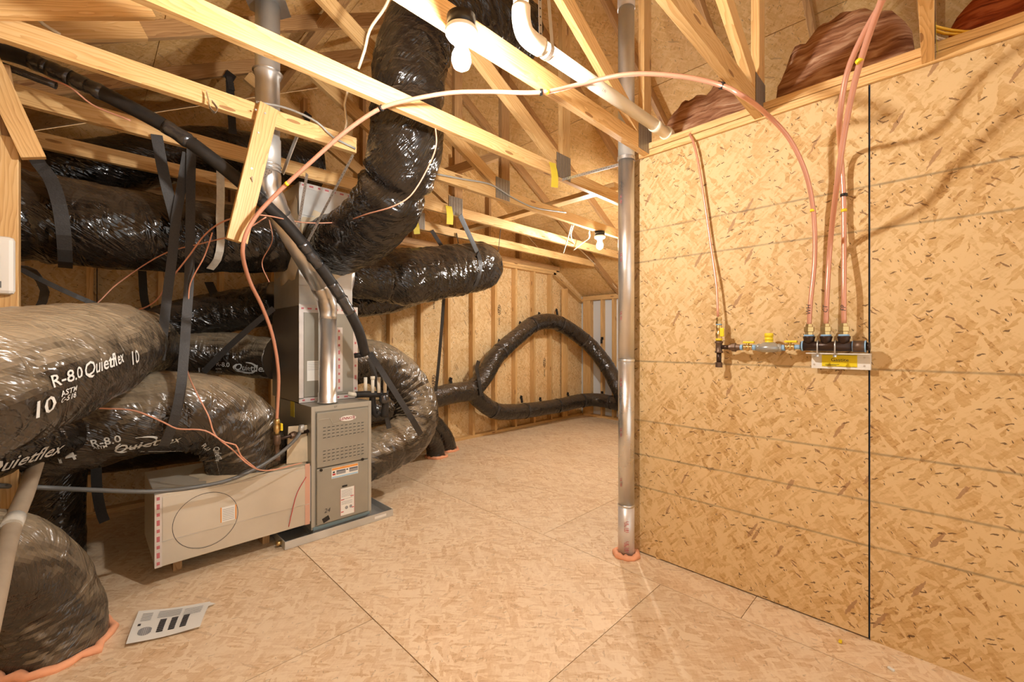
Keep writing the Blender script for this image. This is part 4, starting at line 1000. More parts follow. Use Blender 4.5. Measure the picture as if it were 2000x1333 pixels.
# ================================================================== PVC DRAIN
pv = empty('drain_pipe', (1.2, 1.12, 2.48), 'white plastic drain pipe sloping along the chord to the partition', 'pipe')
pa, pb = pY(1040, 82, 1.12), pY(1302, 262, 1.12)
part(MB().cyl(pa, pb, .0300, 28), 'pipe', 'white_pvc', pv)
dr = (pb - pa).normalized()
e = spline([pa + dr * .05, pa - dr * .01, pa - dr * .045 + V((0, 0, .012)), pa - dr * .062 + V((0, 0, .05)), pa - dr * .064 + V((0, 0, .10))], .012)
part(MB().tube(e, .0355, 28), 'elbow', 'white_pvc', pv)
part(MB().cyl(e[-1] - V((0, 0, .02)), e[-1] + V((-.01, .0, .55)), .0300, 28), 'pipe', 'white_pvc', pv)
q = pa + dr * .86 * (pb - pa).length
part(MB().cyl(q, q + dr * .05, .0345, 28), 'coupling', 'white_pvc', pv)
e2 = spline([pb - dr * .02, pb + dr * .02, pb + dr * .04 + V((0, 0, -.02)), pb + dr * .042 + V((0, 0, -.055))], .01)
part(MB().tube(e2, .036, 28), 'elbow', 'white_pvc', pv)
mb = MB()
for k, tx in enumerate(('PVC', 'SCH 40', 'DWV', '2 IN')):
    c = pa + dr * (.14 + k * .11); toc = (V((0, 0, 1.3)) - c); toc = (toc - dr * toc.dot(dr)).normalized()
    flat_text(mb, tx, .016, c + toc * .0305, dr, toc.cross(dr), 0, 0)
part(mb, 'printing', 'print_grey', pv)
hang = pa + dr * .085
lp = [hang + (V((0, 0, 1)) * math.cos(a) + dr.cross(V((0, 0, 1))) * math.sin(a)) * .0325 for a in [2 * PI * k / 24 for k in range(25)]]
hr = empty('pipe_hanger', hang, 'perforated hanger strap looped round the white drain pipe', 'hanger')
part(MB().ribbon(lp, .02, dr, .0015), 'loop', 'strap_metal', hr)
part(MB().ribbon([hang + V((0, .03, 0)), hang + V((.0, .05, .7))], .02, dr, .0015), 'hanger_leg', 'strap_metal', hr)
part(MB().ribbon([hang + V((0, -.03, 0)), hang + V((-.05, .0, .7))], .02, dr, .0015), 'hanger_leg', 'strap_metal', hr)
mh = MB()
for k in range(20):
    a = hang + V((0, .03, 0)) + V((0, .02, .7)) * (k + .5) / 20; mh.disc(a, V((0, 1, 0)), .0035, .004, 8)
part(mh, 'hole', 'hole_dark', hr, kind='stuff')

# ================================================================== LAMPS
def lamp(label, c, mat, s=1.0, box=True):
    c = V(c); root = empty('bare_bulb_lamp', c, label, 'lamp', 'bare bulb lamps under the trusses')
    part(MB().lathe(c, (0, 0, -1), [(-.045, .050), (-.0, .050)], 28), 'junction_box', 'black_plastic', root)
    part(MB().lathe(c, (0, 0, -1), [(.000, .056), (.006, .057), (.014, .055), (.026, .046), (.030, .028), (.048, .026)], 36), 'lampholder', 'white_porcelain', root)
    part(MB().lathe(c, (0, 0, -1), [(.044, .018), (.058, .020), (.082, .031), (.105, .034), (.125, .027), (.138, .008)], 12), 'bulb', mat, root)
    return root
LX = V((.918, 1.165, 2.372))
lamp('lit bare bulb under the chord beside the tall black duct', LX, 'lamp_glow')
lamp('far lit bare bulb seen just left of the shiny flue pipe', (3.72, 2.45, 2.375), 'lamp_glow_far')

# ================================================================== GAS LINES AND MANIFOLD
ZM = 1.277; XM = 2.335
def my(u): r = (u - 1000) / F; return XM * (1 - r) / (1 + r)
def line(name, label, pts, r, mat, cat, group=None, parts=(), seg=10, step=.03):
    root = tag(MB().tube(spline(pts, step), r, seg).build(name, mat), label, cat, group)
    for nm, mb, mt, lb in parts: part(mb, nm, mt, root, label=lb)
    return root
GL = 'copper coloured flexible gas lines'
clips = []
def clip(p, t, r=.014):
    t = V(t).normalized(); return MB().lathe(V(p) - t * .006, t, [(0, r), (.012, r)], 14)
g1 = [(XM, my(1580), ZM + .09), pX(1582, 600, XM), pX(1591, 500, 2.35), pX(1588, 410, 2.33), pX(1572, 335, 2.27), pX(1540, 270, 2.19), pX(1495, 222, 2.05), pY(1445, 185, .55), pY(1410, 168, .62), pY(1330, 150, .76), pY(1225, 146, .95), pY(1130, 166, 1.14), pY(1057, 181, 1.23), pY(950, 180, 1.45), pY(880, 182, 1.6), pY(800, 196, 1.74), pY(745, 212, 1.84), pY(680, 254, 1.98), pY(610, 315, 2.12), pY(540, 380, 2.24), pY(500, 424, 2.30), pY(480, 460, 2.33), pY(474, 490, 2.36), pY(486, 545, 2.5), pY(512, 600, 2.65), pY(532, 655, 2.75), pY(544, 730, 2.84), pY(541, 822, 2.90)]
line('gas_line', 'copper gas line looping from the manifold across the room to the furnace', g1, .0095, 'copper', 'gas line', GL,
     [('clip', clip(pY(1410, 168, .62), (1, -.6, 0)), 'black_plastic', None), ('clip', clip(pY(1057, 181, 1.23), (1, -1, 0)), 'black_plastic', None), ('clip', clip(pY(745, 212, 1.84), (.3, -1, .2)), 'black_plastic', None), ('clip', clip(pY(475, 478, 2.36), (0, 0, 1)), 'black_plastic', None), ('yellow_mark', clip(pY(1070, 180, 1.21), (1, -1, 0), .0102), 'yellow', 'yellow printed band'), ('yellow_mark', clip(pY(560, 360, 2.2), (1, -1, 1), .0102), 'yellow', None), ('yellow_mark', clip(pX(1587, 412, 2.33), (0, 0, 1), .0102), 'yellow', None)], seg=14, step=.02)
line('gas_line', 'thin copper line rising beside its shadow at the corner end of the partition', [(XM, my(1402), ZM + .15), pX(1399, 560, XM + .02), pX(1388, 480, 2.375), pX(1375, 390, 2.375), pX(1362, 310, 2.37), pX(1352, 272, 2.37), pX(1347, 263, 2.385), (2.47, .965, 2.5)], .006, 'copper', 'gas line', GL, seg=12)
line('gas_line', 'copper line rising from the middle manifold outlet and crossing in front', [(XM, my(1613), ZM + .09), pX(1615, 580, XM), pX(1621, 480, 2.33), pd(1636, 350, 1.68), pd(1650, 255, 1.60), pd(1672, 150, 1.50), pd(1700, 60, 1.40), pd(1722, 0, 1.33), pd(1760, -110, 1.22)], .0098, 'copper', 'gas line', GL, [('yellow_mark', clip(pd(1678, 90 + 30, 1.465), (.2, .4, 1), .0112), 'yellow', None)], seg=14)
line('gas_line', 'copper line clipped to the panel joint above the last manifold outlet', [(XM, my(1648), ZM + .09), pX(1648, 560, XM), pX(1648, 450, 2.375), pX(1647, 380, 2.375), pX(1642, 300, 2.34), pd(1640, 230, 1.66), pd(1655, 140, 1.58), pd(1690, 60, 1.48), pd(1722, 5, 1.40), pd(1760, -70, 1.3)], .0095, 'copper', 'gas line', GL, [('clip', clip(pX(1648, 382, 2.375), (0, 0, 1)), 'black_plastic', None), ('yellow_mark', clip(pX(1648, 412, 2.375), (0, 0, 1), .0108), 'yellow', None)], seg=14)
gm_ = empty('gas_manifold', (XM, .5, ZM), 'iron gas manifold with brass fittings, regulator and yellow valve handles on the partition', 'gas manifold')
def pipeY(u0, u1, r, name, mat, z=ZM, lb=None, seg=20): return part(MB().cyl((XM, my(u0), z), (XM, my(u1), z), r, seg), name, mat, gm_, label=lb)
pipeY(1564, 1666, .0215, 'iron_pipe', 'iron')
pipeY(1666, 1692, .0245, 'iron_coupling', 'iron_cast')
pipeY(1692, 1700, .017, 'end_plug', 'iron')
for u in (1566, 1665, 1689): pipeY(u, u + 3, .0235 if u < 1670 else .0255, 'thread_tape', 'thread_tape')
for u in (1580, 1613, 1648):
    y = my(u)
    part(MB().lathe((XM, y, ZM + .010), (0, 0, 1), [(0, .019), (.018, .021), (.030, .024), (.034, .024)], 20), 'outlet', 'iron', gm_)
    part(MB().lathe((XM, y, ZM + .044), (0, 0, 1), [(0, .020), (.008, .020)], 20), 'thread_tape', 'thread_tape', gm_)
    part(MB().lathe((XM, y, ZM + .052), (0, 0, 1), [(0, .017), (.012, .017), (.014, .021), (.034, .021), (.036, .015), (.048, .013)], 6), 'brass_nut', 'brass', gm_)
for u, tx in ((1580, 'WH'), (1613, 'CT'), (1648, 'FP')):
    mb = MB(); y = my(u); flat_text(mb, tx, .026, (XM - .0115, y, ZM + .165), (0, 0, 1), (0, 1, 0), .2); part(mb, 'handwriting', 'pencil', gm_)
# left part: tee, union, valves, regulator
zl = 1.268
pipeY(1552, 1566, .011, 'nipple', 'thread_tape', 1.272)
# valve A
def valve(u0, u1, z):
    c = (u0 + u1) / 2
    a = V((XM, my(u0), z)); b = V((XM, my(u1), z)); t = (b - a); ln = t.length
    part(MB().lathe(a, t, [(0, .013), (ln * .25, .014), (ln * .3, .010), (ln * .4, .017), (ln * .6, .017), (ln * .7, .010), (ln * .75, .014), (ln, .013)], 14), 'valve_body', 'brass', gm_)
    m_ = (a + b) / 2
    part(MB().cyl(m_, m_ + V((0, 0, .022)), .007, 10), 'valve_stem', 'brass', gm_)
    part(MB().box(XM - .008, XM + .008, m_.y - .030, m_.y + .022, z + .020, z + .031), 'valve_handle', 'yellow', gm_, .003, 'yellow lever')
valve(1533, 1552, 1.272); valve(1451, 1470, zl)
for u0, u1 in ((1527, 1533), (1470, 1477), (1446, 1451)): pipeY(u0, u1, .014, 'thread_tape', 'thread_tape', zl)
a = V((XM, my(1477), zl)); b = V((XM, my(1527), zl)); t = b - a; ln = t.length
part(MB().lathe(a, t, [(0, .016), (ln * .12, .020), (ln * .2, .014), (ln * .8, .014), (ln * .88, .020), (ln, .016)], 18), 'regulator_neck', 'regulator_grey', gm_)
mid = (a + b) / 2
part(MB().lathe(mid + V((0, 0, -.022)), (0, 0, 1), [(0, .030), (.012, .048), (.018, .050), (.026, .050), (.032, .044), (.048, .024)], 24), 'regulator_body', 'regulator_grey', gm_)
part(MB().lathe(mid + V((0, 0, .024)), (0, 0, 1), [(0, .019), (.004, .019), (.005, .017), (.012, .017), (.013, .019), (.020, .019), (.021, .017), (.028, .017), (.029, .019), (.044, .019), (.046, .016)], 20), 'regulator_cap', 'yellow', gm_, label='ribbed yellow cap')
a = V((XM, my(1424), zl)); b = V((XM, my(1446), zl)); t = b - a; ln = t.length
part(MB().lathe(a, t, [(0, .015), (ln * .2, .015), (ln * .25, .021), (ln * .6, .023), (ln * .65, .017), (ln, .014)], 8), 'union', 'iron_cast', gm_)
pipeY(1408, 1426, .011, 'nipple', 'iron', zl)
yt = my(1404)
part(MB().lathe((XM, yt, zl - .030), (0, 0, 1), [(0, .020), (.008, .020), (.012, .016), (.048, .016), (.052, .020), (.060, .020)], 18), 'tee', 'iron_cast', gm_)
part(MB().cyl((XM, yt, zl - .085), (XM, yt, zl - .028), .012, 14), 'drip_leg', 'iron', gm_)
part(MB().lathe((XM, yt, zl - .105), (0, 0, 1), [(0, .018), (.024, .018), (.027, .014)], 8), 'cap', 'iron_cast', gm_)
part(MB().lathe((XM, yt, zl + .030), (0, 0, 1), [(0, .015), (.012, .015), (.014, .016), (.018, .013), (.03, .017), (.045, .017), (.05, .011), (.06, .014), (.075, .016), (.082, .012), (.085, .013)], 14), 'valve_body', 'brass', gm_)
part(MB().lathe((XM, yt, zl + .034), (0, 0, 1), [(0, .0158), (.012, .0158)], 14), 'thread_tape', 'yellow', gm_)
part(MB().box(XM - .02, XM - .008, yt - .030, yt - .010, zl + .055, zl + .10), 'valve_handle', 'yellow', gm_, .003)
part(MB().lathe((XM, yt, zl + .115), (0, 0, 1), [(0, .014), (.006, .014)], 14), 'thread_tape', 'thread_tape', gm_)
part(MB().lathe((XM, yt, zl + .121), (0, 0, 1), [(0, .016), (.012, .016), (.014, .012), (.020, .012), (.022, .015), (.034, .014)], 6), 'brass_nut', 'brass', gm_)
# bracket with its yellow label
br = empty('manifold_bracket', (2.40, .3, 1.2), 'pale metal bracket with a yellow label under the gas manifold', 'bracket')
ya, yb = my(1698) , my(1581)
part(MB().box(2.374, 2.377, ya, yb, 1.175, 1.2425), 'face_plate', 'white_paint', br, .0008)
part(MB().box(2.318, 2.4085, ya - .001, yb + .012, 1.2425, 1.2465), 'shelf', 'white_paint', br, .0008)
part(MB().box(2.377, 2.4085, ya, ya + .003, 1.175, 1.2425), 'side_tab', 'white_paint', br)
def by(u, X=2.3735): r = (u - 1000) / F; return X * (1 - r) / (1 + r)
part(MB().box(2.3728, 2.3738, by(1674), by(1605), 1.185, 1.238), 'label_plate', 'label_yellow', br, label='yellow label reading Gastite')
mb = MB(); flat_text(mb, 'Gastite', .022, (2.3722, by(1640), 1.2155), (0, -1, 0), (0, 0, 1), 0, 0)
for z, w_ in ((1.194, .05), (1.190, .04)): mb.box(2.372, 2.3727, by(1612) - w_, by(1612), z, z + .0015)
for a_ in ((by(1673), by(1606), 1.2365, 1.2372), (by(1673), by(1606), 1.186, 1.1867)): mb.box(2.372, 2.3727, a_[0], a_[1], a_[2], a_[3])
part(mb, 'label_lettering', 'ink', br)
for u in (1590, 1688):
    for z in (1.192, 1.228): part(MB().disc((2.3735, by(u), z), (1, 0, 0), .004, .002, 12), 'screw', 'strap_metal', br)
for u in (1598, 1632):
    y = my(u)
    pts = [(XM - .003 + .0255 * math.cos(a) * 1, y, ZM + .0255 * math.sin(a)) for a in [PI + (-PI) * k / 12 for k in range(13)]]
    pts = [(XM - .0255, y, 1.235)] + [(XM - .0255 * math.cos(PI * k / 12), y, ZM + .0255 * math.sin(PI * k / 12)) for k in range(13)] + [(XM + .0255, y, 1.235)]
    part(MB().tube(pts, .003, 8), 'u_bolt', 'strap_metal', br)
    part(MB().lathe((XM - .0255, y, 1.230), (0, 0, 1), [(0, .007), (.008, .007)], 6), 'nut', 'strap_metal', br)

# gas valve at the furnace
gv = empty('furnace_gas_valve', pY(541, 850, 2.90), 'brass and iron gas fittings beside the furnace with a yellow lever', 'gas valve')
c0 = pY(541, 828, 2.90)
part(MB().lathe(c0 + V((0, 0, .03)), (0, 0, -1), [(0, .012), (.01, .017), (.03, .017), (.032, .013), (.05, .019), (.075, .019), (.085, .012), (.10, .015)], 12), 'valve_body', 'brass', gv)
part(MB().box(c0.x + .014, c0.x + .026, c0.y - .03, c0.y + .0, c0.z - .045, c0.z - .0), 'valve_handle', 'yellow', gv, .003)
part(MB().lathe(c0 + V((0, 0, -.07)), (0, 0, -1), [(0, .018), (.012, .022), (.05, .022), (.062, .018), (.064, .013), (.13, .013), (.132, .019), (.16, .019)], 14), 'tee', 'iron_cast', gv)
a = c0 + V((0, 0, -.10)); b = V((X0 - .002, a.y + .05, a.z + .015))
part(MB().cyl(a, b, .011, 14), 'pipe', 'iron', gv)
m_ = a.lerp(b, .5); t = (b - a).normalized(); part(MB().lathe(m_ - t * .02, t, [(0, .019), (.014, .024), (.028, .024), (.04, .018)], 8), 'union', 'iron_cast', gv)

# ================================================================== REFRIGERANT LINE, HOSES, CABLES
RL = [(-.62, 1.9, 2.42), pd(-40, 88, 1.88), pd(40, 112, 1.92), pd(130, 150, 1.98), pd(235, 200, 2.05), pd(340, 258, 2.13), pd(420, 315, 2.2), pd(490, 374, 2.27), pd(560, 440, 2.45), pd(620, 515, 2.62), pd(668, 585, 2.78), pd(700, 645, 2.9), pd(713, 692, 3.0)]
RP = spline(RL, .02)
rl = empty('refrigerant_line', RP[0], 'black foam covered refrigerant line sloping down from upper left', 'pipe')
part(MB().tube(RP, .0335, 18), 'foam_sleeve', 'black_rubber', rl)
def tape_seg(f0, f1, seed, r=.0355):
    n = len(RP); i0, i1 = int(f0 * n), int(f1 * n); pts = RP[i0:i1]
    rad = [r * (1 + .22 * noise.noise(V((i * .9, seed, 0)))) for i in range(len(pts))]
    part(MB().tube(pts, rad, 18), 'tape_wrap', 'black_tape', rl, label='glossy black tape wrap')
def uu(p): return 1000 + F * (p.x - p.y) / (p.x + p.y)
def tape_u(a, b, seed):
    ids = [i for i, p in enumerate(RP) if p.x + p.y > .5 and a <= uu(p) <= b]
    tape_seg((min(ids) - 1) / len(RP), (max(ids) + 2) / len(RP), seed)
for k_, (a_, b_) in enumerate(((66, 92), (98, 140), (146, 196), (338, 368), (478, 505), (592, 622), (650, 682))): tape_u(a_, b_, k_)
part(MB().cyl(pd(692, 696, 2.98), pd(712, 693, 3.0), .018, 14), 'end_fitting', 'black_rubber', rl)
tag(MB().tube(spline([pd(-30, 118, 1.84), pd(30, 138, 1.88), pd(75, 155, 1.92), pd(110, 168, 1.95)], .02), [.016 + .003 * noise.noise(V((i * .8, 3, 3))) for i in range(len(spline([pd(-30, 118, 1.84), pd(30, 138, 1.88), pd(75, 155, 1.92), pd(110, 168, 1.95)], .02)))], 12).build('taped_tube', 'black_tape'), 'glossy taped tube just under the refrigerant line at the left edge', 'pipe')

line('conduit', 'grey conduit bowing from the left edge past the return box to the furnace', [pd(-60, 948, 1.62), pd(0, 950, 1.75), pd(75, 953, 1.9), pd(180, 958, 2.0), pd(300, 961, 2.13), pd(380, 953, 2.26), pd(450, 938, 2.37), pd(515, 908, 2.5), pd(560, 876, 2.62), pd(584, 850, 2.72), pd(590, 832, 2.78)], .0105, 'conduit_grey', 'conduit', None, [('connector', MB().lathe(pd(588, 846, 2.74), (.1, .1, 1), [(0, .016), (.02, .018), (.03, .018), (.05, .014)], 12), 'regulator_grey', None)], seg=14)
line('taupe_sleeved_pipe', 'taupe wrapped pipe crossing over the lower left duct elbow', [pd(72, 900, 1.92), pd(62, 930, 1.85), pd(48, 970, 1.72), pd(28, 1018, 1.60), pd(8, 1085, 1.45), pd(-6, 1150, 1.34), pd(-40, 1300, 1.2)], .0275, 'sleeve_taupe', 'pipe', None, [('tape_wrap', MB().tube([pd(30, 1012, 1.605), pd(22, 1030, 1.56)], .030, 16), 'webbing_pale', None)], seg=16)

WG = 'thin copper coloured thermostat wires'
line('thermostat_wire', 'thin orange wire lying over the dusty ducts from the left edge to the hanging board', [pd(-30, 655, 1.5), pd(0, 690, 1.6), pd(38, 668, 1.6), pd(46, 645, 1.62), pd(30, 620, 1.7), pd(80, 608, 2.0), pd(130, 602, 2.2), pd(190, 606, 2.4), pd(260, 608, 2.5), pd(300, 592, 2.5), pd(335, 545, 2.45), pd(370, 500, 2.4), pd(400, 460, 2.35), pd(440, 432, 2.25), pd(500, 420, 2.15)], .0042, 'copper_wire', 'wire', WG, step=.02)
line('thermostat_wire', 'thin orange wire crossing the level hung duct', [pd(80, 612, 2.05), pd(180, 600, 2.4), pd(230, 555, 2.5), pd(320, 497, 2.5), pd(400, 475, 2.45), pd(470, 455, 2.3), pd(520, 425, 2.3)], .0035, 'copper_wire', 'wire', WG, step=.02)
line('thermostat_wire', 'thin orange wire strung from the hanging board to the tall duct', [pd(490, 420, 2.15), pd(520, 422, 2.25), pd(600, 436, 2.6), pd(660, 435, 2.7), pd(720, 418, 2.4), pd(770, 403, 2.3), pd(800, 385, 2.3), pd(835, 330, 2.3), pd(852, 285, 2.25), pd(850, 245, 2.25)], .0035, 'copper_wire', 'wire', WG, step=.02)
line('thermostat_wire', 'thin orange wire dangling over the front duct to the return box', [pd(415, 455, 2.35), pd(400, 500, 2.4), pd(372, 555, 2.42), pd(368, 590, 2.42), pd(360, 660, 2.42), pd(365, 720, 2.36), pd(385, 770, 2.22), pd(408, 815, 2.2), pd(420, 850, 2.22), pd(455, 880, 2.28), pd(485, 908, 2.33), pd(520, 920, 2.48), pd(590, 905, 2.72)], .0035, 'copper_wire', 'wire', WG, step=.02)
line('thermostat_wire', 'thin orange wire along the side of the front duct', [pd(145, 798, 2.0), pd(210, 799, 2.05), pd(262, 803, 2.08), pd(320, 826, 2.12), pd(345, 838, 2.13), pd(400, 842, 2.18), pd(440, 865, 2.22), pd(460, 870, 2.26), pd(470, 890, 2.3), pd(500, 916, 2.42)], .0038, 'copper_wire', 'wire', WG, step=.02)
line('thermostat_wire', 'orange wire hanging from the taped line at the left edge', [pd(-20, 123, 1.85), pd(60, 145, 1.92), pd(135, 170, 1.95), pd(180, 205, 2.0), pd(255, 236, 2.05)], .0038, 'copper_wire', 'wire', WG, step=.02)
line('thermostat_wire', 'short looped orange wire under the end of the level duct', [pd(525, 425, 2.75), pd(532, 470, 2.75), pd(512, 515, 2.75), pd(526, 552, 2.75)], .003, 'copper_wire', 'wire', WG, step=.02)
line('red_wire', 'thin red wire down the face of the return box', [V((1.01, 2.893, .42)), V((.955, 2.892, .33)), V((.925, 2.892, .22)), V((.905, 2.892, .13))], .0022, 'ink_red', 'wire')
CG = 'electric cables along the trusses'
line('electric_cable', 'grey cable draped along a chord toward the plenum', [pY(500, 200, 2.44), pY(560, 212, 2.44), pY(620, 240, 2.44), pY(650, 268, 2.44), pY(694, 291, 2.44)], .006, 'grey_cable', 'cable', CG, step=.03)
line('electric_cable', 'grey cable stapled along a chord right of the tall duct', [pY(838, 338, 2.44), pY(900, 350, 2.44), pY(960, 362, 2.44), pY(1000, 386, 2.44), pY(1040, 405, 2.44), pY(1105, 416, 2.44)], .006, 'grey_cable', 'cable', CG, step=.03)
line('electric_cable', 'white cable hanging down left of the tall duct', [pd(775, -40, 2.1), pd(752, 15, 2.1), pd(722, 60, 2.1), pd(712, 100, 2.12), pd(700, 135, 2.15)], .007, 'white_cable', 'cable', CG, step=.03)
line('electric_cable', 'white cable loop left of the tall duct below the chord', [pd(680, 176, 2.3), pd(673, 205, 2.35), pd(677, 240, 2.4), pd(672, 262, 2.4)], .006, 'white_cable', 'cable', CG, step=.03)
line('electric_cable', 'white cable at the top left corner', [pd(45, -30, 1.9), pd(55, 15, 1.9), pd(85, 48, 1.95), pd(118, 68, 2.0)], .0075, 'white_cable', 'cable', CG, step=.03)
for i, (p, lb) in enumerate((([pX(1796, -20, 2.34), pX(1797, 15, 2.36), pX(1802, 40, 2.38), pX(1835, 55, 2.44), pX(1885, 63, 2.48), pX(1935, 60, 2.49), pX(1975, 74, 2.48), pX(2010, 95, 2.55)], 'yellow cable sagging above the partition at top right'),
        ([pX(1792, -20, 2.34), pX(1797, 35, 2.37), pX(1815, 65, 2.46), pX(1850, 80, 2.51), pX(1900, 70, 2.51), pX(1950, 54, 2.5), pX(2020, 50, 2.5)], 'white cable dipping lowest above the partition at top right'),
        ([pX(1800, -20, 2.35), pX(1801, 40, 2.39), pX(1825, 60, 2.47), pX(1865, 68, 2.53), pX(1920, 58, 2.54), pX(1980, 50, 2.54), pX(2020, 53, 2.54)], 'second yellow cable between the sagging cables at top right'))):
    line('electric_cable', lb, p, .0055, ('yellow_cable', 'white_cable', 'yellow_cable')[i], 'cable', CG)
line('electric_cable', 'white cable feeding the far bulb along a sloping roof chord', [pY(1120, 440, 2.6), pY(1115, 462, 2.8), pY(1150, 505, 3.6), pY(1175, 530, 3.7), pY(1205, 565, 3.66)], .007, 'white_cable', 'cable', CG)
for i, (a, b) in enumerate((((1118, 443), (1100, 492)), ((1152, 452), (1128, 500)))):
    pass
line('electric_cable', 'white cable strung between two chords left of the far bulb', [pY(1116, 440, 2.50), pY(1108, 470, 2.8), pY(1100, 496, 3.05)], .007, 'white_cable', 'cable', CG)
line('electric_cable', 'bent white cable just left of the far bulb', [pY(1151, 452, 2.50), pY(1150, 466, 2.7), pY(1140, 474, 2.85), pY(1120, 490, 3.05)], .007, 'white_cable', 'cable', CG)
line('electric_cable', 'white strip cable running to the flue pipe above the far bulb', [pY(1146, 378, 2.40), pY(1175, 388, 2.42), pY(1208, 401, 2.44)], .009, 'white_cable', 'cable', CG)

# ================================================================== HANGER STRAPS (black webbing)
SG = 'black webbing duct hangers'
def strap(label, pts, w=.05, side=(1, 0, 0), mat='webbing', group=SG, cat='strap', step=.05, th=.003):
    return tag(MB().ribbon(spline(pts, step), w, side, th).build('hanger_strap', mat), label, cat, group)
def sling(label, d, frac, hangs, w=.045, mat='webbing', group=SG, a0=None):
    """webbing under a duct whose two tails go up to the chords"""
    i = int(frac * (d.n - 1)); c = d.P[i]; T = d.T[i]; h = V((T.y, -T.x, 0)).normalized(); r = (d.r(frac) if callable(d.r) else d.r) + .004
    arc = [c + (h * math.cos(a) + V((0, 0, 1)) * math.sin(a)) * r for a in [math.radians(35) - math.radians(250) * k / 24 for k in range(25)]]
    pts = [V(hangs[0])] + arc + [V(hangs[1])]
    return tag(MB().ribbon(pts, w, T, .003).build('hanger_strap', mat), label, 'strap', group)
strap('wide black strap round the level duct beside the left post', [pY(58, 283, 3.20), pY(76, 320, 3.17), pY(98, 348, 3.165), pY(116, 400, 3.15), pY(125, 460, 3.16), pY(128, 512, 3.24), pY(128, 524, 3.34)], .055)
strap('black strap dropping from a chord over the front of the level duct', [pY(306, 264, 3.04), pY(316, 320, 3.05), pY(328, 375, 3.07), pY(340, 420, 3.09), pY(346, 450, 3.10)], .052)
strap('long black strap from a chord past the level duct down to the front duct', [pY(375, 268, 3.03), pY(373, 340, 3.04), pY(372, 430, 3.05), pY(371, 500, 3.05), pY(369, 560, 3.02), pY(364, 630, 2.98), pY(360, 690, 2.92), pY(352, 770, 2.87), pY(338, 830, 2.87), pY(320, 872, 2.90)], .045)
strap('second long black strap slanting left below the chords', [pY(366, 300, 3.05), pY(354, 370, 3.06), pY(344, 430, 3.07), pY(337, 500, 3.07), pY(328, 570, 3.07), pY(320, 640, 3.07), pY(313, 705, 3.08)], .045)
strap('pale grey strap curled under the level duct', [(.585, 3.12, 2.42), (.59, 3.13, 2.2), (.59, 3.15, 2.05), (.60, 3.18, 1.92), (.595, 3.25, 1.82), (.57, 3.33, 1.765)], .042, mat='webbing_pale', group='pale duct straps')
strap('tan strap slanting from the left post over the printed duct', [pd(38, 525, 1.95), pd(75, 545, 2.05), pd(150, 580, 2.2), pd(220, 610, 2.3), pd(255, 632, 2.32)], .024, (0, 0, 1))
strap('black strap drooping below the left post', [pd(40, 520, 1.95), pd(68, 535, 2.1), pd(88, 570, 2.15), pd(75, 605, 2.15), pd(60, 612, 2.1)], .045, (1, -1, 0))
strap('taut grey strap slanting across the duct behind the front duct', [pd(535, 603, 2.95), pd(490, 640, 2.95), pd(440, 685, 2.93), pd(398, 728, 2.9)], .04, (0, 0, 1))
strap('black strap hanging behind the left ducts', [pY(278, 530, 4.36), pY(283, 590, 4.3), pY(300, 640, 4.2)], .05)
strap('black strap falling to the floor in the shade left of the return box', [pY(188, 890, 3.7), pY(190, 960, 3.7), pY(199, 1005, 3.72), pY(205, 1020, 3.72)], .05)
strap('black strap behind the hanging board down to the shaded duct', [pd(408, 552, 3.4), pd(420, 580, 3.35), pd(430, 615, 3.3)], .06)
sling('black webbing strap round the middle of the strap slung duct', dJ, .615, ((2.38, 3.04, 2.43), (2.50, 3.66, 2.43)), .05)
sling('black webbing strap near the end of the strap slung duct', dJ, .76, ((2.95, 3.10, 2.50), (2.82, 3.66, 2.46)), .035)
strap('very long strap from the slung duct down to the wall duct', [pY(868, 568, 3.75), pY(862, 650, 3.9), pY(856, 720, 4.0), pY(851, 765, 4.08)], .04)
strap('grey strap over the C shaped duct beside the furnace', [pd(722, 690, 3.15), pd(748, 730, 3.1), pd(780, 780, 3.1), pd(805, 820, 3.12), pd(822, 850, 3.2)], .045, (1, 0, .4))
strap('grey strap piece hanging behind the pipe stubs', [pd(722, 700, 3.3), pd(738, 755, 3.3), pd(752, 800, 3.35), pd(760, 838, 3.35)], .04, (1, 0, .3))
def hook(label, u, v, Y, s=1.0):
    """stamped hanger tab on a stud with its short tail"""
    p = pY(u, v, Y); root = empty('hanger_tab', p, label, 'hanger', 'black hanger tabs')
    mb = MB(); mb.obox(Matrix.Translation(p) @ Matrix.Rotation(.4, 4, 'Y'), .05 * s, .006, .05 * s); part(mb, 'tab', 'black_plastic', root, .004)
    mb = MB(); mb.obox(Matrix.Translation(p + V((.0, -.012, -.045 * s))) @ Matrix.Rotation(-.2, 4, 'Y'), .03 * s, .02, .07 * s); part(mb, 'tail', 'webbing', root)
    return root
for u, v, lb in ((1016, 632, 'third tab along the high arching duct, counted from its foot'), (1053, 614, 'tab just left of the crown of the arching duct'), (1087, 607, 'tab at the crown of the arching duct'), (975, 667, 'tab lowest on the rising part of the arching duct'), (880, 742, 'tab above the straight wall duct left of the wye'), (1018, 777, 'tab at the left above the low sagging duct'), (1055, 780, 'second tab along the low sagging duct'), (1109, 770, 'tab above the far part of the low sagging duct')):
    hook('black hanger ' + lb, u, v, 4.385)
for u, v, lb in ((1176, 662, 'on the white boarded wall beside the falling duct'), (1176, 768, 'on the white boarded wall above the low duct')):
    p = pX(u, v, 6.14); r_ = empty('hanger_tab', p, 'black hanger tab ' + lb, 'hanger', 'black hanger tabs')
    mb = MB(); mb.obox(Matrix.Translation(p), .006, .05, .05); part(mb, 'tab', 'black_plastic', r_, .004)
    mb = MB(); mb.obox(Matrix.Translation(p + V((-.02, 0, -.05))), .02, .03, .07); part(mb, 'tail', 'webbing', r_)
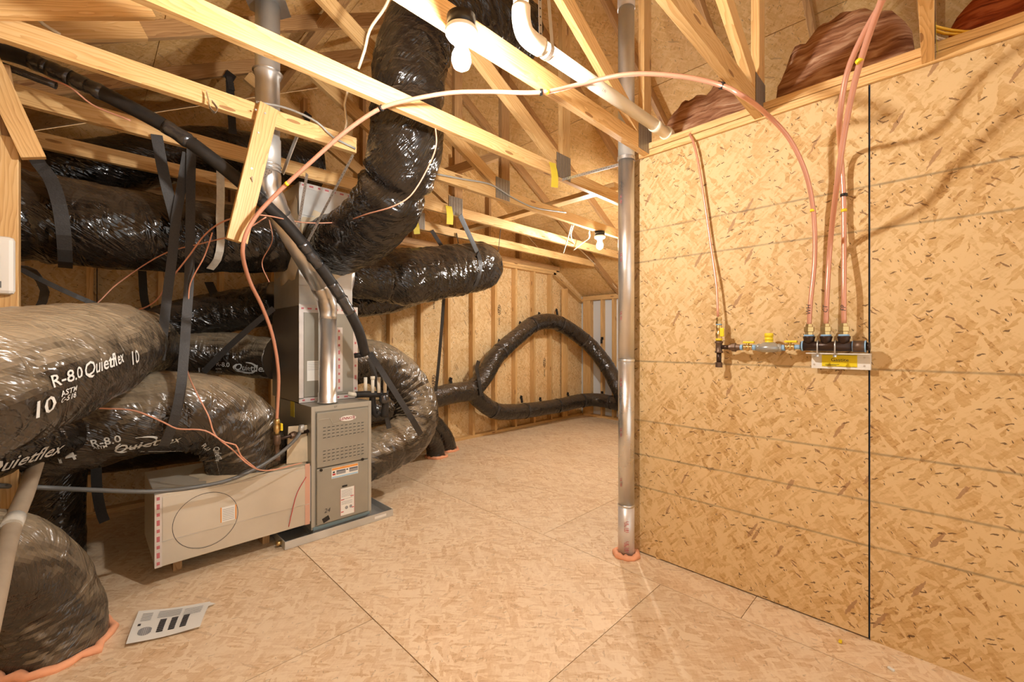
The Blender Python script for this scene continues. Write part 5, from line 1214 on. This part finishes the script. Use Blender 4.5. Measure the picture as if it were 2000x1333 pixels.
hook('black hanger clipped to a web high at the left of the flue', 449, 150, 3.64, 1.3)
hook('black hanger clipped to a web right of the flue', 600, 228, 3.64, 1.2)
strap('black strap dropping behind the chord at upper left', [pY(449, 160, 3.63), pY(451, 200, 3.63), pY(455, 262, 3.75)], .05)
strap('black strap at the wye of the wall ducts', [pY(935, 706, 4.38), pY(931, 722, 4.25), pY(936, 745, 4.09), pY(940, 775, 4.09)], .05)
mb = MB(); mb.ribbon(spline([pY(403, 180, 2.43), pY(407, 195, 2.42), pY(411, 212, 2.40), pY(420, 221, 2.39), pY(425, 214, 2.40), pY(414, 198, 2.42)], .01), .018, (0, 1, 0), .0015)
tag(mb.build('strap_end', 'strap_metal'), 'small bent metal strap end on the long left chord', 'strap')
def bracket(label, a, b, w=.03):
    return tag(MB().beam(a, b, (0, 0, 1), w, .004).build('flue_bracket', 'strap_metal'), label, 'bracket', 'galvanized flue brackets')
bracket('galvanized bracket from flue elbow up to the chord at right', V((.80, 2.66, 2.26)), pY(582, 262, 2.50))
bracket('galvanized bracket joining the hanging board and the flue', pY(530, 232, 2.44), V((.70, 2.56, 2.32)), .02)

# yellow truss tags
for u, v, Y, lb, tilt in ((1078, 342, 1.838, 'yellow truss tag left of the flue strap plate', .2), (876, 421, 3.058, 'yellow truss tag by the black hanger strap', .1), (808, 441, 3.668, 'yellow truss tag under the tall duct bend', .3)):
    p = pY(u, v, Y); mb = MB(); n = 6
    hh = .16; ww = .07
    pts = [p + V((.0, -.012 * math.sin(k / n * PI) - .002, hh / 2 - hh * k / n)) + V((.02 * tilt * k, 0, 0)) for k in range(n + 1)]
    mb.ribbon(pts, ww, (1, 0, 0), .001); tag(mb.build('truss_tag', 'tag_yellow'), lb, 'tag', 'yellow truss tags')
tag(MB().ribbon([(1.82 + .50, .008, 2.53), (2.34, .006, 2.47), (2.37, .003, 2.43)], .03, (1, 0, 0), .001).build('truss_tag', 'tag_yellow'), 'yellow strip tag on the chord nearest the partition joint', 'tag', 'yellow truss tags')

# white sensor on the left post
ds = empty('wall_sensor', (-.26, 2.735, 1.6), 'white rounded sensor box with a dark slot on the left post', 'sensor')
part(MB().box(-.315, -.207, 2.712, 2.7495, 1.492, 1.732), 'housing', 'white_paint', ds, .016)
part(MB().box(-.254, -.247, 2.7105, 2.7125, 1.60, 1.655), 'slot', 'hole_dark', ds)
part(MB().box(-.257, -.243, 2.7105, 2.7125, 1.518, 1.545), 'badge', 'conduit_grey', ds)

# instruction sheet on the floor
ps = empty('instruction_sheet', pZ(330, 1220, 0), 'white printed instruction sheet lying on the floor', 'paper')
c00, c10, c11, c01 = pZ(246, 1266, 0), pZ(391, 1231, 0), pZ(411, 1180, 0), pZ(271, 1199, 0)
def sheet(a, b, lift=.004):
    p = c00.lerp(c10, a).lerp(c01.lerp(c11, a), b); p.z = lift + .010 * abs(a - .5) ** 1.5 * 2 + .004 * math.sin(b * 5) + .004
    return p
mb = MB(); n = 12
for i in range(n):
    for j in range(n):
        mb.quad([sheet(i / n, j / n), sheet((i + 1) / n, j / n), sheet((i + 1) / n, (j + 1) / n), sheet(i / n, (j + 1) / n)], smooth=True)
        mb.quad([sheet(i / n, (j + 1) / n, .0035), sheet((i + 1) / n, (j + 1) / n, .0035), sheet((i + 1) / n, j / n, .0035), sheet(i / n, j / n, .0035)], smooth=True)
part(mb, 'page', 'paper', ps)
mb = MB(); e0, e1, e2 = sheet(.93, .96), sheet(1.0, .72), pZ(422, 1180, .012); mb.quad([e0, sheet(1, .80), e2, sheet(.97, 1)]); part(mb, 'folded_corner', 'paper', ps)
mi = MB(); mg = MB()
def pr(mb, a0, a1, b0, b1):
    for k in range(3):
        x0, x1 = a0 + (a1 - a0) * k / 3, a0 + (a1 - a0) * (k + 1) / 3
        mb.quad([sheet(x0, b0, .0052), sheet(x1, b0, .0052), sheet(x1, b1, .0052), sheet(x0, b1, .0052)])
for a in (.36, .52, .68):
    for r in range(8): pr(mi, a, a + .09, .16 + r * .055, .16 + r * .055 + .045)
for r in range(6): pr(mg, .08 + .0, .22, .62 + r * .05, .635 + r * .05)
for r in range(7): pr(mg, .30, .62, .66 + r * .04, .672 + r * .04)
for r in range(6): pr(mg, .66, .92, .60 + r * .05, .612 + r * .05)
pr(mi, .07, .11, .45, .52)
for k in range(10):
    a = PI * k / 10; pr(mg, .10 + .09 - .09 * math.cos(a) * .9, .10 + .10 - .09 * math.cos(a) * .9 + .01, .22 - .08 * math.sin(a), .30 + .08 * math.sin(a))
part(mi, 'dark_print', 'ink', ps, kind='stuff'); part(mg, 'grey_print', 'ink_grey', ps, kind='stuff')
# small debris on the floor
for i, (u, v, m, lb) in enumerate(((1641, 1256, 'yellow', 'tiny yellow wire nut on the floor near the partition'), (1740, 1310, 'paper', 'small pale scrap on the floor at lower right'), (1285, 1093, 'pine', 'pale wood sliver at the corner of the partition'))):
    p = pZ(u, v, 0); mb = MB(); mb.obox(Matrix.Translation(p + V((0, 0, .005))) @ Matrix.Rotation(i * 1.1, 4, 'Z'), .022, .012, .008)
    tag(mb.build('floor_scrap', m, bevel=.003), lb, 'debris')
for o in bpy.data.objects:
    if '_b' in o: del o['_b']
